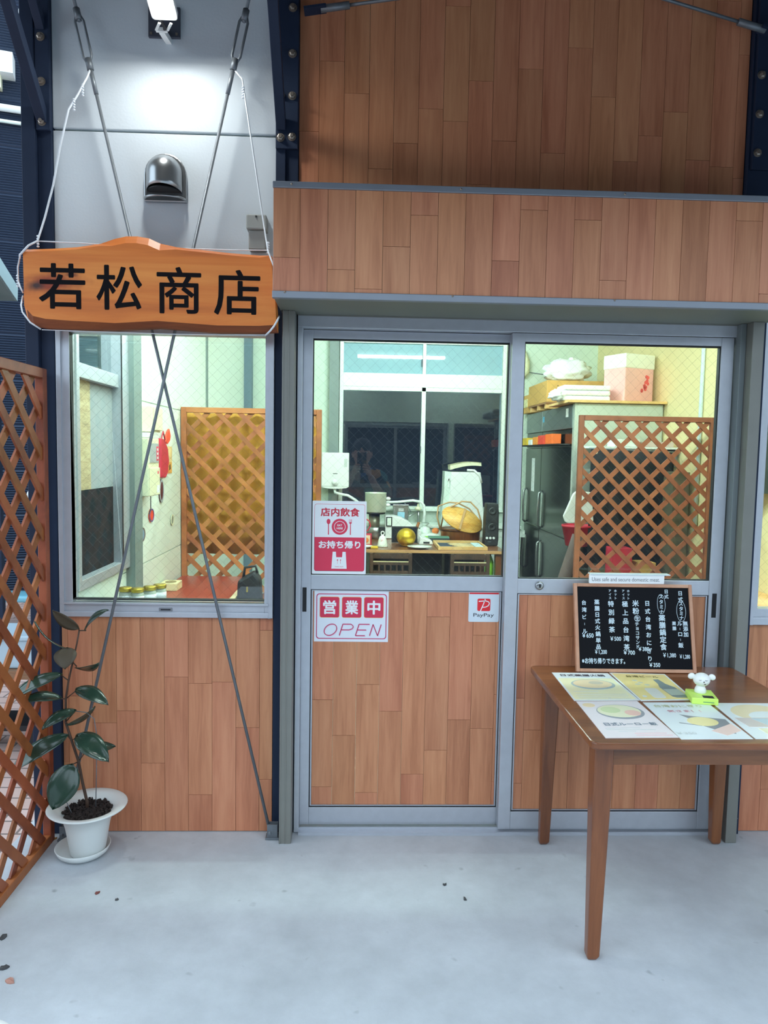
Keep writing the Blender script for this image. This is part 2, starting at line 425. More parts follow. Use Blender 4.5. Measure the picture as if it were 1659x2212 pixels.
# ------------------------------------------------------------------ wired panes
def wires(parent, x0, x1, z0, z1, y, pitch=.040, slope=1.0, r=.0002):
    mb = MB()
    def line(a, b):
        a, b = Vector(a), Vector(b)
        if (a - b).length < .01: return
        mb.tube([a, b], r, 3, False, False)
    W, H = x1 - x0, z1 - z0
    c = -H
    while c < W + H:
        pts = []
        for s_ in (1, -1):
            # z = z0 + slope*(x - x0 - c)   or mirrored
            xs, xe = c, c + H / slope
            a = max(0, xs); b = min(W, xe)
            if b > a:
                za, zb = z0 + (a - xs) * slope, z0 + (b - xs) * slope
                if s_ == 1: line((x0 + a, y, za), (x0 + b, y, zb))
                else: line((x1 - a, y, za), (x1 - b, y, zb))
        c += pitch
    o = ob('wire_mesh', mb, M_wire, parent)
    o['kind'] = 'stuff'
    return o
def pane(parent, x0, x1, z0, z1, y, m=None, wired=True):
    o = ob('pane', MB().box(x0, x1, y - .003, y + .003, z0, z1), m or M_glass, parent)
    if wired: wires(parent, x0, x1, z0, z1, y + .0045)
    return o
def frame_xz(mb, x0, x1, z0, z1, l, r, b, t, y0, y1):
    mb.box(x0, x0 + l, y0, y1, z0, z1); mb.box(x1 - r, x1, y0, y1, z0, z1)
    mb.box(x0 + l, x1 - r, y0, y1, z0, z0 + b); mb.box(x0 + l, x1 - r, y0, y1, z1 - t, z1)
    return mb

# left shop window
f = MB(); frame_xz(f, -1.136, -.323, .867, 2.0, .016, .016, .02, .03, -.018, .10)
window_1 = ob('window_1', f, M_alu, kind='structure', bevel=.0015)
f = MB(); frame_xz(f, -1.122, -.337, .885, 1.985, .032, .018, .037, .04, -.010, .05)
ob('sash', f, M_alu, window_1, bevel=.0015)
ob('sill_lip', MB().box(-1.12, -.34, -.024, .0, .917, .924), M_alu, window_1)
f = MB(); frame_xz(f, -1.094, -.351, .930, 1.95, .004, .004, .004, .004, -.004, .03)
ob('gasket', f, M_gasket, window_1)
ob('drain_cover', MB().box(-.761, -.709, -.0125, -.008, .890, .903), mat('dull_grey_plastic', srgb(128, 130, 136), .5), window_1, bevel=.001)
ob('drain_cover', MB().box(-.754, -.716, -.0128, -.012, .894, .899), M_gasket, window_1)
pane(window_1, -1.092, -.353, .931, 1.95, .018)

# right shop window (edge of the picture)
f = MB(); frame_xz(f, 1.556, 3.0, .86, 2.04, .014, .03, .03, .03, -.018, .10)
window_2 = ob('window_2', f, M_alu, kind='structure', bevel=.0015)
f = MB(); frame_xz(f, 1.568, 2.3, .888, 2.012, .022, .03, .036, .03, -.010, .04)
ob('sash', f, M_alu, window_2, bevel=.0015)
pane(window_2, 1.588, 2.272, .922, 1.985, .016)

# ------------------------------------------------------------------ sliding doors
tr = thing('trim_5', 'aluminium door frame', None, kind='structure')
ob('head', MB().box(-.236, 1.487, -.012, .10, 1.982, 2.030), M_alu, tr, bevel=.0015)
ob('head_cap', MB().box(-.236, 1.487, -.02, .03, 2.024, 2.036), M_tan, tr)
ob('jamb', MB().box(-.236, -.217, -.012, .10, .004, 1.982), M_alu, tr, bevel=.001)
ob('jamb', MB().box(1.447, 1.487, .014, .10, .004, 1.982), M_alu, tr, bevel=.001)
ob('threshold', MB().box(-.217, 1.447, -.03, .10, .0, .006), M_alu, tr)
ob('track', MB().box(-.217, 1.447, -.028, -.022, .006, .0105), M_alu, tr)
ob('track', MB().box(-.217, 1.447, .008, .013, .006, .0135), M_alu, tr)

def door(name, x0, x1, y, glass_x, panel_x, jts, xf, seed):
    """Sliding leaf: stiles, three rails, wired pane above, planks below."""
    a, b = glass_x
    f = MB()
    f.box(x0, a, y, y + .03, .014, 1.980); f.box(b, x1, y, y + .03, .014, 1.980)
    f.box(a, b, y + .001, y + .03, .014, .086); f.box(a, b, y + .001, y + .03, .974, 1.032); f.box(a, b, y + .001, y + .03, 1.948, 1.980)
    d = ob(name, f, M_alu, kind='structure', bevel=.0015)
    g = MB(); frame_xz(g, a - .001, b + .001, 1.031, 1.949, .0045, .0045, .004, .006, y + .006, y + .026)
    frame_xz(g, a - .001, b + .001, .085, .975, .005, .005, .006, .004, y + .006, y + .026)
    ob('gasket', g, M_gasket, d)
    g = MB(); frame_xz(g, a + .004, b - .004, .091, .971, .005, .005, .003, .003, y + .005, y + .02)
    ob('bead', g, M_alu, d)
    pane(d, a + .003, b - .003, 1.034, 1.944, y + .018)
    planks(d, a + .009, b - .009, .094, .968, y + .022, xf, jts, rnd=seed, t=.012)
    return d
zd = lambda v: .088 + (1540 - v) / 1428 * .885
door_1 = door('door_1', -.217, .612, .030, (-.180, .580), None,
              {0: [zd(832), zd(1412)], 1: [zd(1068)], 2: [zd(730), zd(1450)], 3: [zd(905)], 4: [zd(1325)], 5: [zd(283), zd(1165)], 6: [zd(960)], 7: [zd(400), zd(1018)], 8: [zd(790), zd(1375)]}, -.088, 21)
door_2 = door('door_2', .582, 1.444, -.006, (.631, 1.395), None, {0: [.55, .2], 1: [.42], 2: [.33, .8], 3: [.62], 4: [.25], 5: [.5], 6: [.38]}, .675, 22)
ob('finger_pull', MB().box(-.212, -.196, .0292, .034, .885, .982), M_black, door_1)
ob('finger_pull', MB().box(1.409, 1.427, -.0068, 0, .885, .982), M_black, door_2)
lk = MB().lathe([(.0, -.001), (.0165, 0), (.0165, .006), (.012, .009), (.0, .009)], (0, 0, 0), 24)
lk.xf(Matrix.Translation((.717, -.006, 1.006)) @ Matrix.Rotation(PI / 2, 4, 'X'))
lock = ob('lock', lk, M_steel, door_2)
lk = MB().box(.714, .7205, -.0162, -.0145, .999, 1.013)
ob('keyhole', lk, M_black, lock)

# ------------------------------------------------------------------ steel columns and braces
def bolt(parent, x, y, z, r=.0115):
    mb = MB().lathe([(.0, 0), (r, 0), (r, .009), (r * .6, .011), (r * .55, .018), (0, .018)], n=6, smooth=False)
    mb.lathe([(0, -.001), (r * 1.35, -.001), (r * 1.35, .002), (0, .002)], n=14, smooth=False)
    mb.xf(Matrix.Translation((x, y, z)) @ Matrix.Rotation(PI / 2, 4, 'X'))
    ob('bolt', mb, M_bolt, parent)
col1 = thing('steel_column', 'navy steel column at the left edge of the white wall, behind the lattice', 'column', (-1.19, 0, 0))
ob('flange', MB().box(-1.240, -1.190, -.034, .06, 0, 3.55), M_navy, col1, bevel=.003)
ob('web', MB().box(-1.190, -1.1395, -.014, .06, 0, 3.55), M_navy, col1, bevel=.002)
ob('gusset_plate', MB().box(-1.189, -1.137, -.030, -.014, 2.662, 3.55), M_navy, col1, bevel=.002)
for z in (2.690, 2.83, 2.985, 3.13): bolt(col1, -1.166, -.030, z)
col2 = thing('steel_column', 'navy steel column between the hanging sign and the entrance canopy', 'column', (-.28, 0, 0))
ob('flange', MB().box(-.322, -.239, -.006, .06, 0, 3.55), M_navy, col2, bevel=.002)
ob('web', MB().box(-.322, -.286, -.016, .0, 2.42, 3.55), M_navy, col2, bevel=.002)
ob('gusset_plate', MB().box(-.322, -.240, -.026, -.012, 2.625, 3.55), M_navy, col2, bevel=.002)
for x, z in ((-.304, 2.663), (-.262, 2.667), (-.262, 2.812), (-.262, 2.96), (-.304, 2.812), (-.262, 3.12)): bolt(col2, x, -.026, z)
col3 = thing('steel_column', 'dark steel column above the right end of the entrance canopy', 'column', (1.50, 0, 0))
ob('flange', MB().box(1.452, 1.56, -.02, .06, 0, 3.55), M_navy, col3, bevel=.002)
ob('gusset_plate', MB().box(1.46, 1.56, -.036, -.02, 2.6, 3.55), M_navy, col3, bevel=.002)
for x, z in ((1.478, 2.66), (1.478, 2.80), (1.478, 2.94)): bolt(col3, x, -.036, z)

def brace(x, z, label, run=1.0, slope=1.0, w=.04, d=.035):
    mb = MB().bar((x, -.02, z), (x, -.02 - run, z + run * slope), w, d, (1, 0, 0))
    ob('knee_brace', mb, M_navy, None, bevel=.002, label=label, cat='brace')
brace(-1.166, 2.70, 'long navy knee brace rising from the left column bolts past the pipes', .82, 1.0)
brace(-1.166, 3.02, 'short upper navy knee brace in the top left corner of the picture', .5, 1.0, .034, .03)
brace(-.302, 2.70, 'navy knee brace rising from the middle column beside the white wall', .82, 1.0, .034)

def tie(p, q, label):
    t = thing('tie_rod', label, 'rod', p)
    p, q = Vector(p), Vector(q); d = (q - p).normalized()
    ob('rod', MB().tube([p, q], .006, 8), M_galv, t)
    ob('rod_end', MB().tube([p - d * .03, p + d * .075], .013, 10), M_galv, t)
    ob('plate', MB().bar(p - d * .09, p - d * .01, .05, .008), M_navy, t)
tie((-.13, -.06, 3.105), (.95, -.06, 3.285), 'thin steel tie rod under the roof leaving the middle column to the right')
tie((1.43, -.08, 3.083), (.45, -.08, 3.325), 'thin steel tie rod under the roof leaving the right column to the left')

# cross rods with turnbuckles in front of the left wall
def cross_rod(top, bot, label):
    top, bot = Vector(top), Vector(bot); d = (bot - top).normalized()
    t = thing('bracing_rod', label, 'rod', bot)
    ob('rod', MB().tube([top + d * .20, bot], .0058, 10), M_galv, t)
    ob('rod', MB().tube([top - d * .35, top + d * .045], .0058, 10), M_galv, t)
    # turnbuckle: two side bars between two collars
    s_ = Vector((d.z, 0, -d.x))
    tb = MB()
    for k in (-1, 1): tb.tube([top + d * .02 + s_ * .005 * k, top + d * .045 + s_ * .015 * k, top + d * .165 + s_ * .015 * k, top + d * .19 + s_ * .005 * k], .005, 8)
    tb.tube([top, top + d * .04], .012, 10); tb.tube([top + d * .175, top + d * .215], .012, 10)
    ob('turnbuckle', tb, M_galv, t)
    ob('nut', MB().tube([top + d * .215, top + d * .30], .0078, 10), M_galv, t)
    # foot bracket
    fb = MB()
    for k in (-1, 1): fb.cbox(bot + Vector((.010, .004 + k * .011, .004)), (.020, .003, .028))
    fb.cbox(bot + Vector((.01, .004, -.022)), (.026, .02, .004))
    ob('foot_bracket', fb, M_galv, t)
    ob('pin', MB().tube([bot + Vector((0, -.02, 0)), bot + Vector((0, .02, 0))], .006, 8), M_galv, t)
R1T, R1B = Vector((-1.030, -.05, 3.075)), Vector((-.325, -.05, .028))
R2T, R2B = Vector((-.424, -.065, 3.085)), Vector((-1.118, -.065, .028))
cross_rod(R1T, R1B, 'steel bracing rod running from the top left turnbuckle down to the middle column foot')
cross_rod(R2T, R2B, 'steel bracing rod running from the right turnbuckle down behind the plant')

# ------------------------------------------------------------------ things on the white wall
vh = thing('vent_hood', 'rounded stainless steel vent hood on the white wall above the sign', 'vent', (-.727, 0, 2.43))
def arch(r, zc_, zb, n=14): return [(-.727 + r * math.cos(PI * k / n), zc_ + r * math.sin(PI * k / n)) for k in range(n + 1)] + [(-.727 - r, zb), (-.727 + r, zb)]
ob('flange', MB().prism(arch(.077, 2.520, 2.424), -.020, 0), M_steel, vh, bevel=.004)
hm = MB(); n, m_ = 16, 8; vs = []
rows = [(2.452, 1), (2.48, 1), (2.50, 1), (2.52, 1)] + [(2.52 + .066 * math.sin(PI / 2 * k / m_), math.cos(PI / 2 * k / m_)) for k in range(1, m_ + 1)]
for i, (z, k_) in enumerate(rows):
    for j in range(n + 1):
        a = PI * j / n
        y = -.020 - .075 * math.sin(a) * k_
        zz = z + (.014 * math.sin(a) if i == 0 else 0)
        vs.append((-.727 + .066 * math.cos(a) * k_, y, zz))
hm.add(vs, [(i * (n + 1) + j, i * (n + 1) + j + 1, (i + 1) * (n + 1) + j + 1, (i + 1) * (n + 1) + j) for i in range(len(rows) - 1) for j in range(n)], True)
o = ob('hood', hm, M_steel, vh); sd = o.modifiers.new('solid', 'SOLIDIFY'); sd.thickness = .002
ob('opening', MB().prism([(-.727 + .060 * math.cos(PI * k / 14), -.021 - .066 * math.sin(PI * k / 14)) for k in range(15)], 2.456, 2.459, 'xy'), M_black, vh)
ob('drip_lip', MB().tube([(-.727 + .074 * math.cos(PI * k / 14), -.018 - .05 * math.sin(PI * k / 14), 2.432) for k in range(15)], .0045, 8), M_steel, vh)

jb = thing('junction_box', 'small grey two part junction box at the right edge of the white wall', 'box', (-.385, 0, 2.26))
M_grey_box = mat('warm_grey_plastic', srgb(150, 152, 148), .5, var=.06)
ob('cover', MB().box(-.424, -.350, -.06, 0, 2.324, 2.376), M_grey_box, jb, bevel=.004)
ob('body', MB().box(-.417, -.356, -.045, 0, 2.255, 2.324), M_grey_box, jb, bevel=.003)
ob('screw', MB().cbox((-.387, -.061, 2.368), (.003, .002, .003)), M_black, jb)

lamp = thing('wall_floodlight', 'lit white panel floodlight on a dark plate high on the white wall', 'lamp', (-.73, 0, 3.05))
ob('wall_plate', MB().box(-.787, -.672, -.012, 0, 3.008, 3.115), mat('dark_plate', srgb(76, 80, 92), .5, .2), lamp, bevel=.002)
for x in (-.776, -.684): ob('screw', MB().cbox((x, -.013, 3.02), (.004, .003, .004)), M_bolt, lamp)
lb, ld = Vector((-.690, -.15, 2.992)), Vector((0, -.93, .37)).normalized()
ln = Vector((0, -.37, -.93)).normalized()     # lit side faces down and out
lam = MB()
def lpt(u, v, w): return lb + Vector((1, 0, 0)) * u + ld * v + ln * w
o8 = rrect(-.044, .044, 0, .26, .012)
i8 = rrect(-.033, .033, .014, .246, .012)
lam.add([lpt(a, b, 0) for a, b in o8] + [lpt(a, b, -.022) for a, b in o8], [tuple(range(24)), tuple(range(24, 48))] + [(i, (i + 1) % 24, 24 + (i + 1) % 24, 24 + i) for i in range(24)])
ob('housing', lam, M_white, lamp)
le = MB().add([lpt(a, b, .002) for a, b in i8] + [lpt(a, b, .0005) for a, b in i8], [tuple(range(24)), tuple(range(24, 48))] + [(i, (i + 1) % 24, 24 + (i + 1) % 24, 24 + i) for i in range(24)])
ob('lens', le, mat('lamp_light', (1, .9, .7, 1), .4, emit=(.95, .98, .95, 1), estr=LAMP), lamp)
yk = MB()
for k in (-1, 1): yk.bar(lb + Vector((k * .02, 0, -.01)), Vector((-.715 + k * .02, -.10, 2.985)), .008, .004)
yk.bar(Vector((-.735, -.10, 2.985)), Vector((-.695, -.10, 2.985)), .008, .012)
yk.bar(Vector((-.715, -.10, 2.985)), Vector((-.715, 0, 3.0)), .02, .02)
ob('bracket', yk, M_white, lamp)
ob('cable', MB().tube([(-.71, -.15, 3.0), (-.70, -.12, 2.985), (-.715, -.06, 2.995), (-.72, -.01, 3.03)], .006, 8), M_black, lamp)

# ------------------------------------------------------------------ entrance canopy with posts
cn = thing('entrance_canopy', 'shallow timber clad box canopy over the sliding doors', 'canopy', (.6, 0, 0))
ob('body', MB().box(-.293, 1.530, -.298, .0, 2.034, 2.398), M_soffit, cn)
ob('soffit', MB().box(-.293, 1.530, -.298, .02, 2.028, 2.034), M_soffit, cn)
ob('end_panel', MB().box(-.2965, -.293, -.306, 0, 2.034, 2.398), mat('off_white_edge', srgb(214, 210, 206), .5), cn)
ob('top_trim', MB().box(-.298, 1.532, -.3155, .0, 2.386, 2.407), M_trim, cn, bevel=.002)
ob('bottom_trim', MB().box(-.298, 1.532, -.3155, -.29, 2.027, 2.050), M_trim, cn, bevel=.002)
for x in (-.235, .33, .885, 1.44):
    ob('screw', MB().ball((x, -.316, 2.397), .004, 8, 6), M_bolt, cn)
    ob('screw', MB().ball((x - .02, -.316, 2.046), .004, 8, 6), M_bolt, cn)
zf = lambda v: 2.385 - (v - 640) / 325 * .335
planks(cn, -.2955, 1.530, 2.050, 2.386, -.298, -.2955 + .089,
       {0: [zf(858)], 1: [], 2: [zf(892)], 3: [zf(952)], 4: [zf(814)], 5: [zf(712)], 6: [], 7: [], 8: [zf(850)], 9: [zf(685)], 10: [zf(970)], 11: [zf(712)], 12: [zf(904)], 13: [], 14: [], 15: [], 16: [], 17: [zf(700)], 18: [zf(935)]}, rnd=4)
p = MB().box(-.286, -.240, -.092, -.012, 0, 2.028).box(-.285, -.279, -.094, -.09, 0, 2.028).box(-.264, -.259, -.094, -.09, 0, 2.028)
ob('trim_6', p, M_tan, bevel=.002, kind='structure')
ob('trim_7', MB().box(1.471, 1.515, -.090, -.001, 0, 2.028), M_tan, bevel=.002, kind='structure')
ob('trim_8', MB().box(1.449, 1.4705, -.045, .014, 0.0, 2.028), mat('grey_channel', srgb(120, 128, 130), .5, .2), bevel=.002, kind='structure')

# ------------------------------------------------------------------ hanging sign
sg = thing('hanging_sign', 'live edge cedar signboard with black carved characters hanging by cords', 'sign', (-.76, -.11, 1.94))
def cedar():
    m = wood('oiled_cedar', srgb(176, 84, 26), srgb(214, 118, 44), srgb(232, 146, 66), .5, (.05, 1, .55), 26, .02, .05)
    nt = m.node_tree; N = nt.nodes; L = nt.links; b = N['Principled BSDF']
    src = b.inputs['Base Color'].links[0].from_socket
    ge = N.new('ShaderNodeNewGeometry')
    def blob(c, s, dark, lo, hi):
        nonlocal src
        mp = N.new('ShaderNodeVectorMath'); mp.operation = 'SUBTRACT'; mp.inputs[1].default_value = c
        L.new(ge.outputs['Position'], mp.inputs[0])
        ml = N.new('ShaderNodeVectorMath'); ml.operation = 'MULTIPLY'; ml.inputs[1].default_value = (1 / s[0], 1 / s[1], 1 / s[2]); L.new(mp.outputs[0], ml.inputs[0])
        nz = N.new('ShaderNodeTexNoise'); nz.inputs['Scale'].default_value = 20; L.new(ge.outputs['Position'], nz.inputs['Vector'])
        le_ = N.new('ShaderNodeVectorMath'); le_.operation = 'LENGTH'; L.new(ml.outputs[0], le_.inputs[0])
        ad = N.new('ShaderNodeMath'); ad.operation = 'ADD'; L.new(le_.outputs['Value'], ad.inputs[0]); L.new(nz.outputs[0], ad.inputs[1])
        mr = N.new('ShaderNodeMapRange'); mr.inputs[1].default_value = lo; mr.inputs[2].default_value = hi; mr.inputs[3].default_value = 1; mr.inputs[4].default_value = 0
        L.new(ad.outputs[0], mr.inputs[0])
        mx = N.new('ShaderNodeMixRGB'); mx.inputs[2].default_value = dark; L.new(mr.outputs[0], mx.inputs[0]); L.new(src, mx.inputs[1]); src = mx.outputs[0]
    blob((-1.10, -.13, 2.095), (.12, 1, .04), srgb(150, 56, 18), .9, 1.7)
    blob((-1.155, -.13, 2.085), (.034, 1, .022), srgb(62, 30, 24), .9, 1.6)
    blob((-1.03, -.13, 2.125), (.022, 1, .008), srgb(110, 46, 20), .9, 1.7)
    L.new(src, b.inputs['Base Color'])
    return m
out = [(-1.201, 2.2), (-1.19, 2.213), (-1.101, 2.218), (-1.011, 2.226), (-0.93, 2.240), (-0.881, 2.258), (-0.840, 2.268), (-0.80, 2.269), (-0.759, 2.263), (-0.719, 2.246), (-0.661, 2.235), (-0.563, 2.227), (-0.465, 2.219),
       (-0.366, 2.214), (-0.32, 2.210), (-0.313, 2.134), (-0.304, 2.053), (-0.300, 1.987), (-0.300, 1.945), (-0.365, 1.940), (-0.514, 1.938), (-0.63, 1.944), (-0.729, 1.949), (-0.877, 1.938), (-1.024, 1.937), (-1.122, 1.938),
       (-1.167, 1.946), (-1.19, 1.966), (-1.2, 2.015), (-1.2, 2.111)]
inn = []
for x, z in out:
    if z > 2.19 and x > -1.195 and x < -.33: dz = -.012 - (.016 if -.93 < x < -.70 else 0)
    elif z < 1.97: dz = .022 + (.012 * min(1, max(0, (-.9 - x) / .3)) if x < -.9 else 0)
    else: dz = 0
    inn.append((x + (.004 if x < -1.18 else -.004 if x > -.34 else 0), z + dz))
n = len(out)
sb = MB().add([(x, -.088, z) for x, z in out] + [(x, -.118, z) for x, z in out] + [(x, -.135, z) for x, z in inn],
              [tuple(range(n)), tuple(range(2 * n, 3 * n))[::-1]] + [(k * n + i, k * n + (i + 1) % n, (k + 1) * n + (i + 1) % n, (k + 1) * n + i) for k in (0, 1) for i in range(n)])
brd = ob('board', sb, [cedar(), wood('shaded_bark_edge', srgb(96, 46, 20), srgb(124, 62, 28), srgb(146, 80, 38), .7, (.1, 1, 1), 40, .02)], sg)  # lower bevel: shade of the down-facing edge put into the bark colour
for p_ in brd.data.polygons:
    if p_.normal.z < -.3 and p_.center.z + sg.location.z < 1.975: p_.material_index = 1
M_carve = mat('black_carved_paint', srgb(20, 18, 22), .8, spec=.1)
for ch, x0, x1, z0, z1 in (('若', -1.144, -.980, 2.005, 2.164), ('松', -.942, -.780, 2.006, 2.163), ('商', -.729, -.571, 1.998, 2.162), ('店', -.526, -.361, 1.998, 2.157)):
    text('character', ch, .17, M_carve, sg, ((x0 + x1) / 2, -.1353, (z0 + z1) / 2), width=x1 - x0, height=z1 - z0, bold=.014)
def cord(path, r=.0028, twist=None):
    c = ob('cord', MB().tube(path, r, 8), M_cord, sg)
    for q in twist or ():
        q = Vector(q); tw = MB()
        for k in range(5): tw.ball(q + Vector((0, 0, -.009 * k)), .0052, 8, 6, sz=.7)
        ob('knot', tw, M_cord, c)
lt = R1T + (R1B - R1T).normalized() * .21
cord([lt, (-.985, -.075, 2.83), (-1.015, -.085, 2.765), (-1.045, -.095, 2.708), (-1.075, -.1, 2.575), (-1.101, -.1, 2.444), (-1.130, -.105, 2.330), (-1.153, -.115, 2.245), (-1.175, -.138, 2.222), (-1.206, -.139, 2.188), (-1.214, -.12, 2.182)], .0036, [(-1.153, -.112, 2.262), (-1.0, -.08, 2.80), (-1.028, -.09, 2.745)])
rt_ = R2T + (R2B - R2T).normalized() * .21
cord([rt_, (-.436, -.08, 2.84), (-.41, -.09, 2.68), (-.388, -.1, 2.546), (-.350, -.1, 2.304), (-.338, -.11, 2.235), (-.324, -.140, 2.200), (-.312, -.138, 2.17), (-.306, -.10, 2.14)], .003, [(-.337, -.108, 2.262), (-.432, -.083, 2.81)])
cord([(-1.153, -.112, 2.245), (-1.0, -.104, 2.244), (-.88, -.084, 2.243), (-.75, -.082, 2.241), (-.603, -.084, 2.240), (-.47, -.104, 2.234), (-.338, -.11, 2.235)], .0022)
cord([(-1.214, -.12, 2.186), (-1.222, -.12, 2.15), (-1.222, -.12, 2.115), (-1.216, -.13, 2.095), (-1.206, -.139, 2.075), (-1.203, -.125, 2.06)], .003, [(-1.219, -.13, 2.118)])
cord([(-1.206, -.12, 2.05), (-1.206, -.137, 2.015), (-1.200, -.141, 1.99), (-1.175, -.138, 1.955), (-1.145, -.12, 1.934)], .003)
cord([(-.295, -.12, 2.0), (-.297, -.140, 1.985), (-.31, -.142, 1.962), (-.325, -.138, 1.944), (-.345, -.11, 1.932)], .0035)
cord([(-1.145, -.112, 1.934), (-.95, -.108, 1.932), (-.7, -.106, 1.930), (-.5, -.106, 1.931), (-.345, -.112, 1.934)], .0014)

# ------------------------------------------------------------------ lattice panels
def lattice(name, label, W, H, M, m, group, pitch=.149, sw=.029, fw_=.030, phase=.05):
    """Panel in its own frame: u right, v up, d depth. M takes it to its place. Slats run on two layers at 45 degrees."""
    t = thing(name, label, 'lattice', (0, 0, 0), group)
    t.matrix_world = M
    def add(nm, mb, bev=.002): return ob(nm, mb, m, t, local=True, bevel=bev, seg=1)
    add('upright', MB().box(0, fw_, -.015, .015, 0, H)); add('upright', MB().box(W - fw_, W, -.015, .015, 0, H))
    add('top_rail', MB().box(fw_, W - fw_, -.015, .015, H - fw_, H)); add('bottom_rail', MB().box(fw_, W - fw_, -.015, .015, 0, fw_))
    x0, x1, z0, z1 = fw_ - .008, W - fw_ + .008, fw_ - .008, H - fw_ + .008
    for s_, d in ((1, .0042), (-1, -.0042)):
        c = (phase - H if s_ > 0 else phase) - pitch * math.ceil((W + H) / pitch)
        while c < W + H:
            # line: v = s*(u - c) + (0 or H)
            pts = []
            for u in (x0, x1):
                v = (u - c) if s_ > 0 else H - (u - c)
                if z0 <= v <= z1: pts.append((u, v))
            for v in (z0, z1):
                u = c + v if s_ > 0 else c + H - v
                if x0 < u < x1: pts.append((u, v))
            if len(pts) >= 2:
                p, q = pts[0], pts[1]
                if (p[0] - q[0]) ** 2 + (p[1] - q[1]) ** 2 > .003:
                    add('slat', MB().bar((p[0], d, p[1]), (q[0], d, q[1]), sw, .008, (0, 1, 0)), 0)
            c += pitch
    return t
Mx = Matrix.Translation((-1.168, -.055, .0)) @ Matrix.Rotation(-PI / 2, 4, 'Z')
lattice('lattice_panel', 'red brown garden lattice standing at the left edge beside the potted plant', .90, 1.80, Mx, M_lattice, None, .15, .034, .036)

# ------------------------------------------------------------------ potted rubber plant
pt = thing('potted_rubber_plant', 'rubber plant with dark green leaves in a flared white pot', 'plant', (-.985, -.17, 0))
pc = (-.985, -.17, 0)
ob('pot', MB().lathe([(0, .012), (.058, .012), (.062, .02), (.078, .12), (.088, .158), (.112, .183), (.140, .190), (.142, .193), (.138, .196), (.110, .190), (.084, .170), (.076, .158), (0, .150)], pc, 48), mat('white_pot_plastic', srgb(214, 218, 216), .4), pt)
R = random.Random(4); sl = MB()
M_soil = mat('dark_bark_soil', srgb(46, 34, 30), .9, var=.4, vscale=60, vary_obj=.2)
sl.lathe([(.080, .155), (.078, .168), (.04, .176), (0, .178)], pc, 24)
for k in range(320):
    a, r = R.uniform(0, 2 * PI), .085 * math.sqrt(R.random())
    Rm = Euler((R.uniform(0, 3), R.uniform(0, 3), R.uniform(0, 3))).to_matrix()
    sl.cbox((pc[0] + r * math.cos(a), pc[1] + r * math.sin(a), .178 + .006 * R.random() - r * .08), (R.uniform(.003, .009), R.uniform(.002, .005), R.uniform(.0015, .004)), Rm)
ob('soil', sl, M_soil, pt)['kind'] = 'stuff'
stem = [(-.986, .17), (-.986, .204), (-1.002, .28), (-1.015, .359), (-1.039, .438), (-1.06, .508), (-1.058, .595), (-1.047, .664), (-1.031, .733), (-1.015, .802), (-1.006, .850)]
M_stem = mat('brown_green_stem', srgb(72, 52, 40), .6, var=.2)
ob('stem', MB().tube([(x, -.17, z) for x, z in stem], [.0065, .006, .0055, .005, .005, .0045, .004, .0038, .0035, .003, .003], 8), M_stem, pt)
ob('support_wire', MB().tube([(-.957, -.165, .17), (-.952, -.165, .33), (-.950, -.165, .46), (-.957, -.168, .52), (-.985, -.17, .545), (-1.04, -.17, .552)], .0016, 6), M_galv, pt)
ob('support_wire', MB().tube([(-1.028, -.20, .17), (-1.05, -.20, .22)], .0016, 6), M_galv, pt)
def leaf_mat(name, c, c2):
    m = mat(name, c, .22, var=.12, vscale=20, coat=.25, vary_obj=.1)
    return m
M_leaf = leaf_mat('glossy_dark_leaf', srgb(40, 62, 50), None)
M_leaf_back = mat('matt_brown_leaf_back', srgb(70, 60, 44), .55, var=.1)
def leaf(b, t, w, tilt, yb=-.17, yt=-.20, arch_=None, m=None):
    """Elliptic blade from base b to tip t with a folded midrib; tilt turns the face about its length."""
    b, t = Vector((b[0], yb, b[1])), Vector((t[0], yt, t[1]))
    d = t - b; ln_ = d.length; d.normalize()
    arch_ = arch_ if arch_ is not None else .10 * ln_
    s0 = d.cross(Vector((0, -1, 0)));
    if s0.length < .01: s0 = Vector((1, 0, 0))
    s0.normalize(); n0 = s0.cross(d)
    s_ = (s0 * math.cos(tilt) + n0 * math.sin(tilt)).normalized(); nn = s_.cross(d)
    if nn.y > 0: nn = -nn
    mb = MB(); N_ = 12; vs = []
    for i in range(N_ + 1):
        u = i / N_
        hw = w / 2 * max(.0, math.sin(PI * min(1, u ** .85))) ** .75 + .0006
        c = b + d * ln_ * u + nn * arch_ * math.sin(PI * u)
        for k in (-1, -.55, 0, .55, 1):
            vs.append(c + s_ * hw * k + nn * (.10 * w * abs(k)))
    mb.add(vs, [(i * 5 + k, i * 5 + k + 1, (i + 1) * 5 + k + 1, (i + 1) * 5 + k) for i in range(N_) for k in range(4)], True)
    o = ob('leaf', mb, m or M_leaf, pt)
    sd = o.modifiers.new('solid', 'SOLIDIFY'); sd.thickness = .0012
    q = min(stem, key=lambda p: (p[0] - b.x) ** 2 + (p[1] - b.z + .02) ** 2)
    if (Vector((q[0], -.17, q[1])) - b).length > .008:
        ob('leaf_stalk', MB().tube([(q[0], -.17, q[1]), b + d * .006], .0022, 6), M_stem, pt)
